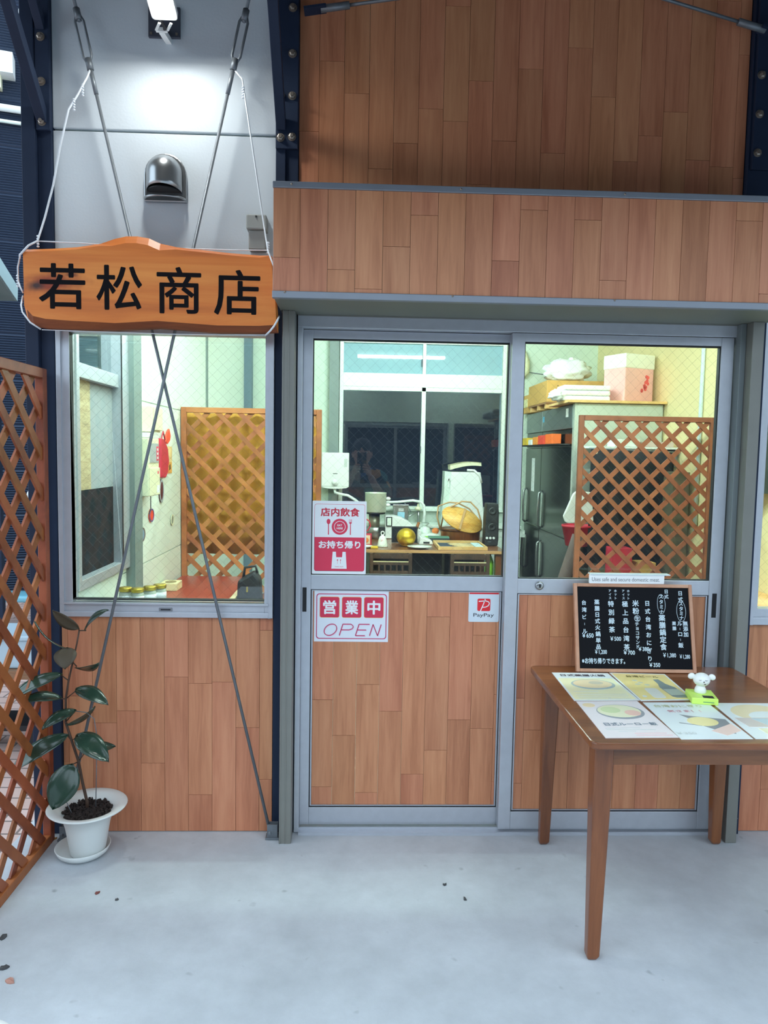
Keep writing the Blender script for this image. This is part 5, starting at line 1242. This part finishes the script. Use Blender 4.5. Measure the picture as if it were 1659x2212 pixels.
ob('corner_post', MB().box(1.702, 1.725, 2.98, 3.028, .06, 1.94), M_fr_side, fr_)
ob('label', MB().box(1.6985, 1.70, 4.24, 4.36, 1.18, 1.50), M_white_paper, fr_); ob('label', MB().box(1.6965, 1.698, 3.14, 3.21, 1.84, 1.91), M_white_paper, fr_); ob('label', MB().box(1.6965, 1.698, 3.92, 3.97, 1.83, 1.88), mat('cyan_label', srgb(90, 180, 220), .5), fr_)
ob('shelf_rail', MB().box(1.60, 1.70, 3.06, 4.5, 1.612, 1.622), M_black, fr_)
def pack(x0, x1, y0, y1, h, m, label, grp=None): ob('small_carton', MB().box(x0, x1, y0, y1, 1.6225, 1.6225 + h), m, label=label, cat='carton', bevel=.003)
M_oc = mat('orange_carton', srgb(240, 110, 40), .5); M_yc = mat('yellow_carton', srgb(236, 196, 60), .5)
pack(1.61, 1.69, 3.30, 3.52, .085, M_oc, 'orange carton nearest the front on the fridge shelf rail'); pack(1.61, 1.69, 3.55, 3.78, .08, mat('red_orange_carton', srgb(226, 70, 50), .5), 'red orange carton in the middle of the fridge shelf rail')
pack(1.61, 1.69, 3.82, 3.98, .07, mat('amber_carton', srgb(240, 150, 60), .5), 'amber carton behind the red one on the shelf rail'); pack(1.61, 1.69, 4.05, 4.16, .05, M_white_paper, 'small white carton on the fridge shelf rail'); pack(1.61, 1.69, 4.22, 4.44, .07, M_yc, 'yellow carton at the far end of the fridge shelf rail')
bd = ob('plywood_board', MB().box(1.63, 2.415, 2.92, 3.55, 1.943, 1.962), M_pine, label='pale plywood board lying on top of the fridge', cat='board')
pal = thing('small_pallet', 'small wooden pallet under the cardboard box on the fridge', 'pallet', (1.9, 4.1, 1.943))
for y in (3.72, 4.0, 4.28): ob('bearer', MB().box(1.66, 2.2, y, y + .06, 1.943, 1.985), M_pine, pal)
ob('deck', MB().box(1.655, 2.2, 3.70, 4.40, 1.985, 2.0), mat('brown_deck', srgb(150, 106, 66), .6), pal)
M_card = mat('brown_cardboard', srgb(206, 160, 90), .8, var=.05)
bx = thing('cardboard_box', 'brown cardboard carton on the fridge under the white bag', 'box', (1.93, 4.05, 2.0))
ob('body', MB().box(1.655, 2.20, 3.70, 4.40, 2.001, 2.19), M_card, bx, bevel=.003)
for k in range(5): ob('print', MB().box(1.75, 1.757, 3.6985, 3.70, 2.05 + k * .022, 2.06 + k * .022), M_black, bx)
bx = thing('cardboard_box', 'smaller brown carton behind the big one on the fridge', 'box', (1.78, 4.55, 1.95)); ob('body', MB().box(1.66, 1.95, 4.43, 4.63, 1.943, 2.12), M_card, bx, bevel=.003); ob('flap', MB().box(1.655, 1.66, 4.45, 4.60, 2.0, 2.08), M_balsa, bx)
def blob_bag(c, r, sx, sy, sz, seed, disp):
    mb = MB().ball((0, 0, 0), r, 32, 20); R = random.Random(seed)
    k = [(Vector((R.gauss(0, 1), R.gauss(0, 1), R.gauss(0, 1))) * 14 / r * .1, R.uniform(0, 6)) for _ in range(7)]
    mb.v = [Vector((p.x * sx, p.y * sy, p.z * sz)) * (1 + disp * sum(math.sin(a.dot(p) * 6 + b) for a, b in k) / 7) + Vector(c) for p in mb.v]
    return mb
M_pbag = mat('white_thin_plastic', srgb(240, 246, 244), .3, bump=.5, bscale=18)
bg = thing('carrier_bag', 'tied white plastic bag on the cardboard carton', 'bag', (1.90, 4.0, 2.19))
ob('thin_sheet', blob_bag((1.90, 3.95, 2.295), .155, 1.32, .9, .72, 3, .40), M_pbag, bg); ob('knot', MB().lathe([(0, 2.35), (.03, 2.36), (.016, 2.385), (.028, 2.41), (.008, 2.43), (0, 2.42)], (1.93, 3.93, 0), 10), M_pbag, bg)
bg = thing('wrapped_pack', 'long clear wrapped pack of white trays on the fridge', 'pack', (1.80, 3.12, 1.963))
for k in range(3): ob('tray', MB().box(1.62, 2.0, 3.03, 3.24, 1.964 + k * .042, 2.004 + k * .042), M_pbag, bg, bevel=.012)
ob('thin_sheet', blob_bag((1.59, 3.10, 2.010), .075, .9, 1.1, .62, 5, .35), M_pbag, bg)
bg = thing('paper_bag', 'large pink and white paper bag with a red stamp on the fridge', 'bag', (2.20, 3.2, 1.963), rot=(0, 0, math.radians(25)))
ob('lower', MB().box(-.155, .155, -.12, .12, .001, .275), mat('pink_paper', srgb(240, 186, 182), .7, bump=.3, bscale=12, var=.04), bg, local=True, bevel=.008); ob('upper', MB().box(-.160, .160, -.125, .125, .270, .385), mat('cream_white_paper', srgb(240, 240, 228), .7, bump=.3, bscale=12), bg, local=True, bevel=.008)
st_ = MB()
R = random.Random(2)
for k in range(12): st_.prism(ellipse(.06 + R.uniform(-.035, .035), .15 + R.uniform(-.06, .06), .014, .014, 8), -.1235, -.1205)
ob('stamp', st_, mat('red_stamp', srgb(232, 96, 96), .6), bg, local=True)['kind'] = 'stuff'
ob('conduit', MB().tube([(2.405, 2.32, 2.85), (2.405, 2.32, 1.0)], .0135, 10), mat('pale_blue_conduit', srgb(206, 224, 226), .5), label='pale vertical conduit on the right wall', cat='conduit')
gl_ = MB().tube([(1.58, 4.66, 2.60), (1.63, 4.64, 2.55), (1.66, 4.63, 2.45), (1.665, 4.63, 2.36), (1.64, 4.64, 2.31)], [.03, .045, .05, .04, .02], 10)
ob('hanging_glove', gl_, mat('beige_cotton', srgb(222, 222, 186), .8), label='beige cotton glove hanging on the back wall right of the window', cat='glove')
ob('wall_cable', MB().tube([(1.70, 4.69, 2.37), (1.9, 4.69, 2.345), (2.1, 4.69, 2.34), (2.36, 4.69, 2.35)], .004, 6), M_galv, label='thin grey cable along the back wall above the cartons', cat='cable')
# behind the right lattice
cl = MB(); vs = []; n = 36
for i in range(n + 1):
    u = 1.73 + i / n * .63
    for z in (.72, 1.0, 1.3, 1.575): vs.append((u, 2.62 + .012 * math.sin(i * .9) * (1.6 - z) * 1.4, z - .02 * (i / n)))
cl.add(vs, [(i * 4 + k, i * 4 + k + 1, (i + 1) * 4 + k + 1, (i + 1) * 4 + k) for i in range(n) for k in range(3)], True)
t = thing('black_curtain', 'black cloth clipped to a rail behind the right lattice', 'curtain', (2.05, 2.62, .7))
o = ob('cloth', cl, mat('black_cotton', srgb(30, 30, 36), .9), t); o.modifiers.new('solid', 'SOLIDIFY').thickness = .003
for x in (1.76, 2.06, 2.30): r_ = MB(); ring(r_, ellipse(x, 1.555, .014, .014, 16), ellipse(x, 1.555, .007, .007, 16), 2.595, 2.602); ob('clip', r_, M_cream_plastic, t)
ob('rail', MB().tube([(1.72, 2.63, 1.582), (2.41, 2.63, 1.562)], .006, 8), M_galv, t)
t = thing('wall_shelf', 'white shelf with flat trays behind the top of the right lattice', 'shelf', (2.1, 2.75, 1.6))
ob('board', MB().box(1.74, 2.41, 2.66, 2.95, 1.585, 1.60), M_white, t); ob('bracket', MB().box(2.39, 2.41, 2.68, 2.94, 1.45, 1.585), M_galv, t)
ob('flat_tray', MB().box(1.93, 2.12, 2.68, 2.86, 1.6005, 1.655), M_win_white, label='white flat tray at the left on the wall shelf', cat='tray', bevel=.004); ob('flat_tray', MB().box(2.14, 2.38, 2.68, 2.86, 1.6005, 1.64), mat('pinkish_tray', srgb(200, 180, 170), .5), label='pinkish flat tray at the right on the wall shelf', cat='tray', bevel=.004)
t = thing('waste_bin', 'red bin with a white lid left of the right lattice', 'bin', (1.66, 2.72, 0))
ob('body', MB().lathe([(0, .84), (.085, .84), (.115, .985), (.120, .985), (.120, 1.0), (.112, 1.0), (.085, .86), (0, .86)], (1.68, 2.72, 0), 28), mat('red_bin_plastic', srgb(206, 50, 70), .4), t)
ob('stand', MB().box(1.63, 1.76, 2.67, 2.80, 0, .84), M_fr, t)
ob('lid', MB().prism([(1.530, 1.075), (1.600, 1.245), (1.625, 1.265), (1.74, 1.255), (1.76, 1.04), (1.57, 1.02), (1.545, 1.035)], 2.585, 2.61), M_white, t, bevel=.008)
ob('carpet_roll', MB().tube([(1.60, 2.42, .95), (1.325, 2.42, .02)], .045, 14), mat('brown_felt', srgb(84, 68, 64), .9), label='brown felt roll leaning left of the right lattice', cat='roll')
ob('carton', MB().box(2.04, 2.17, 2.40, 2.55, 0, .76), M_card, label='brown carton standing low behind the right lattice', cat='box', bevel=.004)
ob('red_crate', MB().box(1.85, 2.0, 2.42, 2.56, 0, .86), mat('red_bin_plastic', srgb(206, 50, 70), .4), label='red crate standing low behind the right lattice', cat='crate', bevel=.004)
ob('side_cupboard', MB().box(2.27, 2.39, 2.40, 2.58, 0, 1.42), mat('olive_cupboard', srgb(96, 90, 74), .6, var=.1), label='olive cupboard behind the right end of the right lattice', cat='cupboard', bevel=.004)
t = thing('wall_display', 'dark display case on the right wall inside the right window', 'case', (2.3, 1.5, 1.3))
ob('case', MB().box(2.25, 2.418, 1.36, 1.70, 1.32, 1.80), mat('dark_display', srgb(40, 48, 52), .3), t, bevel=.004); ob('label', MB().box(2.255, 2.30, 1.357, 1.36, 1.56, 1.66), mat('blue_label', srgb(90, 130, 200), .5), t); ob('label', MB().box(2.255, 2.30, 1.357, 1.36, 1.48, 1.54), M_white_paper, t)
t = thing('side_bench', 'pale wooden bench against the right wall inside the right window', 'bench', (2.2, 1.3, 0))
ob('top', MB().box(2.0, 2.415, .6, 1.5, .70, .73), M_pine, t); ob('apron', MB().box(2.0, 2.02, .6, 1.5, .66, .70), mat('red_lacquer', srgb(150, 52, 40), .3, var=.08), t)
for y in (.64, 1.46): ob('leg', MB().box(2.02, 2.06, y - .02, y + .02, 0, .70), M_pine, t); ob('leg', MB().box(2.36, 2.40, y - .02, y + .02, 0, .70), M_pine, t)

# ================================================================== outside on the left
wa, wd = Vector((-1.0, 5.9, 0)), Vector((-math.cos(math.radians(17)), -math.sin(math.radians(17)), 0))
wnrm = Vector((math.sin(math.radians(17)), -math.cos(math.radians(17)), 0))
cb2 = thing('corrugated_building', 'navy corrugated building across the alley at the far left', 'building', wa)
M_clad = mat('navy_cladding', srgb(50, 62, 82), .45, .2, var=.05)
for k in range(14):
    z = -.12 + k * .47; mb = MB(); vs = []; nr = 18
    for i in range(nr * 2 + 1):
        d = .0 if i % 2 == 0 else .014
        zz = z + (i / (nr * 2)) * .455
        vs += [wa + wnrm * d + Vector((0, 0, zz)), wa + wd * 9 + wnrm * d + Vector((0, 0, zz))]
    mb.add(vs, [(2 * i, 2 * i + 1, 2 * i + 3, 2 * i + 2) for i in range(nr * 2)])
    o = ob('cladding_panel', mb, M_clad, cb2)
    md = o.modifiers.new('solid', 'SOLIDIFY'); md.thickness = .01; md.offset = 1
    mb = MB(); mb.add([wa + wd * a + wnrm * b + Vector((0, 0, zz)) for a in (0, 9) for b in (-.05, -.004) for zz in (z - .008, z)], [(0, 1, 3, 2), (4, 6, 7, 5), (0, 4, 5, 1), (2, 3, 7, 6), (0, 2, 6, 4), (1, 5, 7, 3)])
ob('backing', MB().add([wa + wd * a + wnrm * b + Vector((0, 0, zz)) for a in (0, 9) for b in (-.2, -.02) for zz in (-.12, 6.6)], [(0, 1, 3, 2), (4, 6, 7, 5), (0, 4, 5, 1), (2, 3, 7, 6), (0, 2, 6, 4), (1, 5, 7, 3)]), M_gasket, cb2)
def onwall(d, z, off=.06): return wa + wd * d + wnrm * off + Vector((0, 0, z))
ob('wall_pipe', MB().tube([onwall(1.6, 4.93), onwall(6, 4.93)], .036, 12), M_white, label='thick white pipe crossing the navy building', cat='pipe')
ob('wall_pipe', MB().tube([onwall(1.6, 4.80), onwall(6, 4.80)], .018, 10), M_cream, label='thin pale conduit just below the thick white pipe', cat='pipe')
bx = thing('meter_box', 'pale meter box on the navy building above the pipes', 'box', onwall(2.75, 5.2)); 
def wbox(mb, d0, d1, z0, z1, o0, o1): return mb.add([wa + wd * d + wnrm * o + Vector((0, 0, z)) for d in (d0, d1) for o in (o0, o1) for z in (z0, z1)], [(0, 1, 3, 2), (4, 6, 7, 5), (0, 4, 5, 1), (2, 3, 7, 6), (0, 2, 6, 4), (1, 5, 7, 3)])
ob('body', wbox(MB(), 2.66, 3.1, 5.22, 5.42, .02, .2), M_white, bx); ob('arm', wbox(MB(), 2.78, 3.1, 5.10, 5.22, .02, .12), M_cream_plastic, bx)
lp = thing('bulkhead_lamp', 'white capsule shaped lamp high on the navy building', 'lamp', onwall(2.55, 5.7))
ob('capsule', MB().tube([onwall(2.55, 5.48, .1), onwall(2.55, 5.52, .1), onwall(2.55, 5.88, .1), onwall(2.55, 5.92, .1)], [.03, .062, .062, .03], 14), M_white, lp); ob('bracket', wbox(MB(), 2.52, 2.58, 5.6, 5.8, .0, .06), M_galv, lp)
aw = thing('metal_awning', 'pale green sloping metal awning at the left edge behind the sign', 'awning', (-2.62, 3.0, 2.6))
am = MB(); pa = [Vector((-2.615, 3.0, 2.735)), Vector((-2.62, 3.0, 2.628))]; pb_ = [Vector((-2.55, 2.3, 3.0)), Vector((-2.55, 2.3, 2.86))]
am.add([pa[0], pa[1], pb_[1], pb_[0]] + [p + Vector((-.02, 0, 0)) for p in (pa[0], pa[1], pb_[1], pb_[0])], [(0, 1, 2, 3), (7, 6, 5, 4), (0, 4, 5, 1), (1, 5, 6, 2), (2, 6, 7, 3), (3, 7, 4, 0)])
ob('fascia', am, mat('pale_green_metal', srgb(190, 214, 216), .4), aw)
ob('underside', MB().add([pa[1], pb_[1], pb_[1] + Vector((-1.2, 0, 0)), pa[1] + Vector((-1.2, 0, 0))] + [p + Vector((0, 0, .02)) for p in (pa[1], pb_[1], pb_[1] + Vector((-1.2, 0, 0)), pa[1] + Vector((-1.2, 0, 0)))], [(0, 1, 2, 3), (7, 6, 5, 4), (0, 4, 5, 1), (1, 5, 6, 2), (2, 6, 7, 3), (3, 7, 4, 0)]), mat('grey_green_metal', srgb(120, 136, 134), .5), aw)
ob('post', MB().bar((-2.75, 2.9, -.12), (-2.75, 2.9, 2.63), .05, .05), M_navy, aw)
# motor scooter seen through the lattice
sc = thing('motor_scooter', 'white and pale blue motor scooter parked beyond the left lattice', 'scooter', (-3.2, 3.9, -.125))
sx, sy, sz = -3.25, 3.95, -.125
def P(u, v, w): return (sx + u, sy + v, sz + w)      # u along the scooter
M_teal = mat('pale_teal_paint', srgb(120, 186, 206), .3); M_scw = mat('white_scooter_paint', srgb(232, 236, 238), .3)
for u in (-.60, .60):
    tp = [P(u + .20 * math.cos(a * PI / 10), 0, .22 + .20 * math.sin(a * PI / 10)) for a in range(21)]; ob('wheel', MB().tube(tp, .045, 10, cap=False), M_black, sc)
    ob('hub', MB().tube([P(u, -.03, .22), P(u, .03, .22)], .10, 14), M_galv, sc)
ob('leg_shield', MB().prism([(sx + .30, sz + .28), (sx + .42, sz + .30), (sx + .52, sz + .95), (sx + .44, sz + .98), (sx + .36, sz + .60)], sy - .17, sy + .17), M_scw, sc, bevel=.03)
ob('footboard', MB().box(sx - .15, sx + .34, sy - .14, sy + .14, sz + .25, sz + .31), M_teal, sc, bevel=.02)
ob('rear_body', MB().prism([(sx - .85, sz + .50), (sx - .70, sz + .35), (sx - .15, sz + .30), (sx - .12, sz + .62), (sx - .60, sz + .70), (sx - .85, sz + .66)], sy - .15, sy + .15), M_teal, sc, bevel=.04)
ob('seat', MB().prism([(sx - .75, sz + .70), (sx - .10, sz + .63), (sx - .10, sz + .72), (sx - .40, sz + .76), (sx - .78, sz + .80)], sy - .13, sy + .13), M_black, sc, bevel=.02)
ob('front_mudguard', MB().tube([P(.40, 0, .40), P(.55, 0, .46), P(.70, 0, .44), P(.80, 0, .36)], [.05, .08, .08, .03], 10), M_scw, sc)
ob('handlebar', MB().tube([P(.42, -.32, 1.02), P(.47, 0, 1.0), P(.42, .32, 1.02)], .018, 8), M_black, sc); ob('headlamp', MB().ball(P(.52, 0, .97), .085, 16, 10), M_scw, sc)
for v in (-.25, .25): ob('mirror', MB().tube([P(.43, v, 1.02), P(.42, v * 1.3, 1.18)], .008, 6).ball(P(.42, v * 1.3, 1.22), .055, 12, 8, sx=.3), M_scw, sc)
ob('front_basket', MB().box(sx + .58, sx + .84, sy - .16, sy + .16, sz + .66, sz + .90), M_scw, sc, bevel=.02)
# crate on a bench
bn = thing('wooden_bench', 'low dark wooden bench beyond the left lattice', 'bench', (-1.86, 1.2, -.125))
ob('seat', MB().box(-2.3, -1.62, 1.0, 1.35, .30, .345), wood('weathered_timber', srgb(110, 78, 56), srgb(140, 102, 74), srgb(160, 122, 92), .6, (.1, 1, 1), 40, .05), bn)
for x in (-2.22, -1.70): ob('leg', MB().box(x - .03, x + .03, 1.04, 1.31, -.125, .30), M_black, bn)
ob('shelf', MB().box(-2.2, -1.72, 1.06, 1.30, .0, .03), M_black, bn)
cr = thing('plastic_crate', 'pale blue grey plastic crate on the dark wooden bench', 'crate', (-1.95, 1.18, .345))
ob('shell', MB().box(-2.25, -1.68, 1.04, 1.31, .346, .50), mat('pale_blue_plastic', srgb(176, 196, 210), .4), cr, bevel=.01); ob('rim', MB().box(-2.27, -1.66, 1.02, 1.33, .50, .525), mat('pale_blue_plastic', srgb(176, 196, 210), .4), cr, bevel=.006)
# ------------------------------------------------------------------ the photographer, mirrored in the left door's glass
def skin_mesh(name, joints, links, m, parent=None, sub=2, root=0):
    me = bpy.data.meshes.new(name)
    off = parent.location if parent else Vector((0, 0, 0))
    me.from_pydata([Vector(p) - off for p, r in joints], links, [])
    o = bpy.data.objects.new(name, me); C.objects.link(o); o.parent = parent
    o.modifiers.new('skin', 'SKIN')
    if not me.skin_vertices: me.attributes.new('x', 'FLOAT', 'POINT')
    for i, (p, r) in enumerate(joints):
        me.skin_vertices[0].data[i].radius = r if isinstance(r, tuple) else (r, r)
        me.skin_vertices[0].data[i].use_root = (i == root)
    o.modifiers['skin'].use_smooth_shade = True
    sb_ = o.modifiers.new('subd', 'SUBSURF'); sb_.levels = sub; sb_.render_levels = sub
    me.materials.append(m)
    return o
M_skin = mat('skin', srgb(196, 150, 126), .5, var=.04)
def shirt_mat():
    m = mat('patterned_shirt', srgb(40, 36, 36), .8)
    nt = m.node_tree; N = nt.nodes; L = nt.links; b = N['Principled BSDF']
    tc = N.new('ShaderNodeTexCoord'); vo = N.new('ShaderNodeTexVoronoi'); vo.inputs['Scale'].default_value = 14
    L.new(tc.outputs['Object'], vo.inputs['Vector'])
    cr = N.new('ShaderNodeValToRGB'); cr.color_ramp.interpolation = 'CONSTANT'; e = cr.color_ramp.elements
    e[0].color = srgb(34, 30, 32); e[1].position = .45; e[1].color = srgb(120, 60, 44)
    for p_, c_ in ((.58, srgb(60, 120, 120)), (.68, srgb(34, 30, 32)), (.80, srgb(200, 140, 60)), (.88, srgb(60, 90, 150))):
        k = e.new(p_); k.color = c_
    sp_ = N.new('ShaderNodeSeparateColor'); L.new(vo.outputs['Color'], sp_.inputs[0]); L.new(sp_.outputs[0], cr.inputs[0]); L.new(cr.outputs[0], b.inputs['Base Color'])
    return m
pe = thing('person', 'person in a dark patterned shirt holding up a phone, mirrored in the door glass', 'person', (.03, -3.34, 0))
M_shirt = shirt_mat(); M_trouser = mat('dark_trousers', srgb(46, 48, 56), .8); M_hair = mat('black_hair', srgb(24, 22, 22), .5); M_shoe = mat('dark_shoes', srgb(30, 30, 32), .5)
PX = .03
bj = [((PX, -3.33, .90), (.15, .10)), ((PX, -3.33, 1.08), (.135, .10)), ((PX, -3.31, 1.24), (.15, .105)), ((PX, -3.31, 1.335), (.09, .07)), ((PX, -3.29, 1.40), (.052, .052)), ((PX, -3.275, 1.47), (.055, .06))]
bl = [(0, 1), (1, 2), (2, 3), (3, 4), (4, 5)]
arms = {}
for s_ in (-1, 1):
    i = len(bj)
    wx = .026 + s_ * .052
    bj += [((PX + s_ * .165, -3.30, 1.315), .056), ((PX + s_ * .215, -3.22, 1.09), .043), ((wx + s_ * .07, -3.05, 1.24), .034), ((wx + s_ * .012, -2.935, 1.345), .024)]
    bl += [(3, i), (i, i + 1), (i + 1, i + 2), (i + 2, i + 3)]
    j = len(bj)
    bj += [((PX + s_ * .09, -3.33, .84), .085), ((PX + s_ * .10, -3.31, .48), .058), ((PX + s_ * .105, -3.34, .10), .040), ((PX + s_ * .115, -3.20, .035), .035)]
    bl += [(0, j), (j, j + 1), (j + 1, j + 2), (j + 2, j + 3)]
skin_mesh('body', bj, bl, M_skin, pe)
sj = [((PX, -3.33, .76), (.195, .15)), ((PX, -3.33, 1.08), (.155, .12)), ((PX, -3.31, 1.24), (.168, .12)), ((PX, -3.31, 1.345), (.10, .08)), ((PX, -3.295, 1.372), (.068, .066))]
sl_ = [(0, 1), (1, 2), (2, 3), (3, 4)]
for s_ in (-1, 1):
    i = len(sj); sj += [((PX + s_ * .170, -3.30, 1.322), .070), ((PX + s_ * .208, -3.235, 1.13), .064)]; sl_ += [(3, i), (i, i + 1)]
skin_mesh('shirt', sj, sl_, M_shirt, pe)
tj = [((PX, -3.33, .93), (.165, .118)), ((PX, -3.33, .86), (.165, .12))]; tl_ = [(0, 1)]
for s_ in (-1, 1):
    i = len(tj); tj += [((PX + s_ * .09, -3.33, .80), .098), ((PX + s_ * .10, -3.31, .48), .075), ((PX + s_ * .105, -3.335, .09), .062)]; tl_ += [(1, i), (i, i + 1), (i + 1, i + 2)]
skin_mesh('trousers', tj, tl_, M_trouser, pe)
for s_ in (-1, 1): ob('shoe', MB().ball((PX + s_ * .11, -3.25, .045), .05, 16, 10, sx=.9, sy=2.4, sz=.9), M_shoe, pe)
hm_ = MB().ball((0, 0, 0), .1, 28, 20); HC = Vector((PX, -3.265, 1.512))
hv = []
for p in hm_.v:
    x, y, z = p.x / .1, p.y / .1, p.z / .1
    w = .078 * (1 - .20 * max(0, -z - .1)); d_ = .098; h = .118
    q = Vector((x * w, y * d_ * (1 - .12 * max(0, -z)), z * h))
    if y > .5 and -.25 < z < .2 and abs(x) < .25: q.y += .020 * (1 - abs(x) / .25) * (1 - abs(z + .05) / .25)      # nose
    if y > .6 and .1 < z < .35 and .15 < abs(x) < .6: q.y -= .006                                                # eye sockets
    hv.append(q + HC)
hm_.v = hv; head = ob('head', hm_, M_skin, pe)
hr = MB().ball((0, 0, 0), .1, 28, 16)
hr.v = [HC + Vector((p.x * .84, p.y * 1.02 - .012, p.z * 1.0 + .035)) for p in hr.v]; ob('hair', hr, M_hair, head)
for s_ in (-1, 1):
    ob('eye', MB().ball(HC + Vector((s_ * .031, .083, .012)), .012, 12, 8, sy=.6, sz=.6), M_white, head); ob('pupil', MB().ball(HC + Vector((s_ * .031, .0905, .012)), .0055, 10, 8, sy=.4), M_black, head)
    ob('eyebrow', MB().tube([HC + Vector((s_ * .016, .093, .030)), HC + Vector((s_ * .032, .092, .034)), HC + Vector((s_ * .048, .084, .029))], .0035, 6), M_hair, head)
    ob('ear', MB().ball(HC + Vector((s_ * .078, -.005, -.005)), .028, 14, 10, sx=.35, sy=.65), M_skin, head)
ob('mouth', MB().ball(HC + Vector((0, .083, -.060)), .022, 14, 8, sy=.4, sz=.22), mat('lips', srgb(166, 96, 90), .5), head)
ph = thing('mobile_phone', 'black phone held up by the person mirrored in the door glass', 'phone', (.026, -2.885, 1.45))
ob('body', MB().box(-.012, .064, -2.889, -2.880, 1.362, 1.522), M_black, ph, bevel=.004); ob('screen', MB().box(-.008, .060, -2.8905, -2.889, 1.368, 1.516), mat('phone_screen', srgb(60, 70, 84), .1), ph)
ob('lens', MB().tube([(.006, -2.880, 1.490), (.006, -2.8775, 1.490)], .008, 14), mat('lens_glass', srgb(16, 18, 26), .05), ph)
# hands: a palm behind each lower side of the phone, four fingers over its back, thumb on its face
for s_ in (-1, 1):
    cx = .026 + s_ * .050
    ex = .026 + s_ * .040
    hj = [((.026 + s_ * .064, -2.935, 1.345), .022), ((cx + s_ * .004, -2.905, 1.372), (.024, .018)), ((cx, -2.890, 1.400), (.024, .016))]; hl = [(0, 1), (1, 2)]
    for k, L_ in enumerate((.030, .036, .034, .026)):
        z = 1.418 - k * .0185; i = len(hj)
        hj += [((ex + s_ * .012, -2.884, z), .009), ((ex + s_ * .004, -2.868, z + .004), .0085), ((ex - s_ * L_ * .5, -2.8675, z + .008), .008), ((ex - s_ * L_, -2.869, z + .010), .007)]
        hl += [(2 if k < 2 else 1, i), (i, i + 1), (i + 1, i + 2), (i + 2, i + 3)]
    i = len(hj); hj += [((cx - s_ * .006, -2.905, 1.404), .011), ((ex - s_ * .006, -2.904, 1.425), .010), ((ex - s_ * .022, -2.900, 1.440), .0085)]; hl += [(1, i), (i, i + 1), (i + 1, i + 2)]
    skin_mesh('hand', hj, hl, M_skin, pe, 1)

# dark building behind the shop, and an unseen wall added across the street to darken reflections
ob('wall_rear_alley', MB().box(-1.4, 9, 6.1, 6.4, -.12, 7), mat('dark_rear_wall', srgb(34, 40, 52), .8), kind='structure')
ob('wall_added_street', MB().box(-14, 14, -15, -14.6, -.12, 4.7), mat('added_wall_grey', srgb(52, 54, 58), .9, spec=.2), kind='structure')
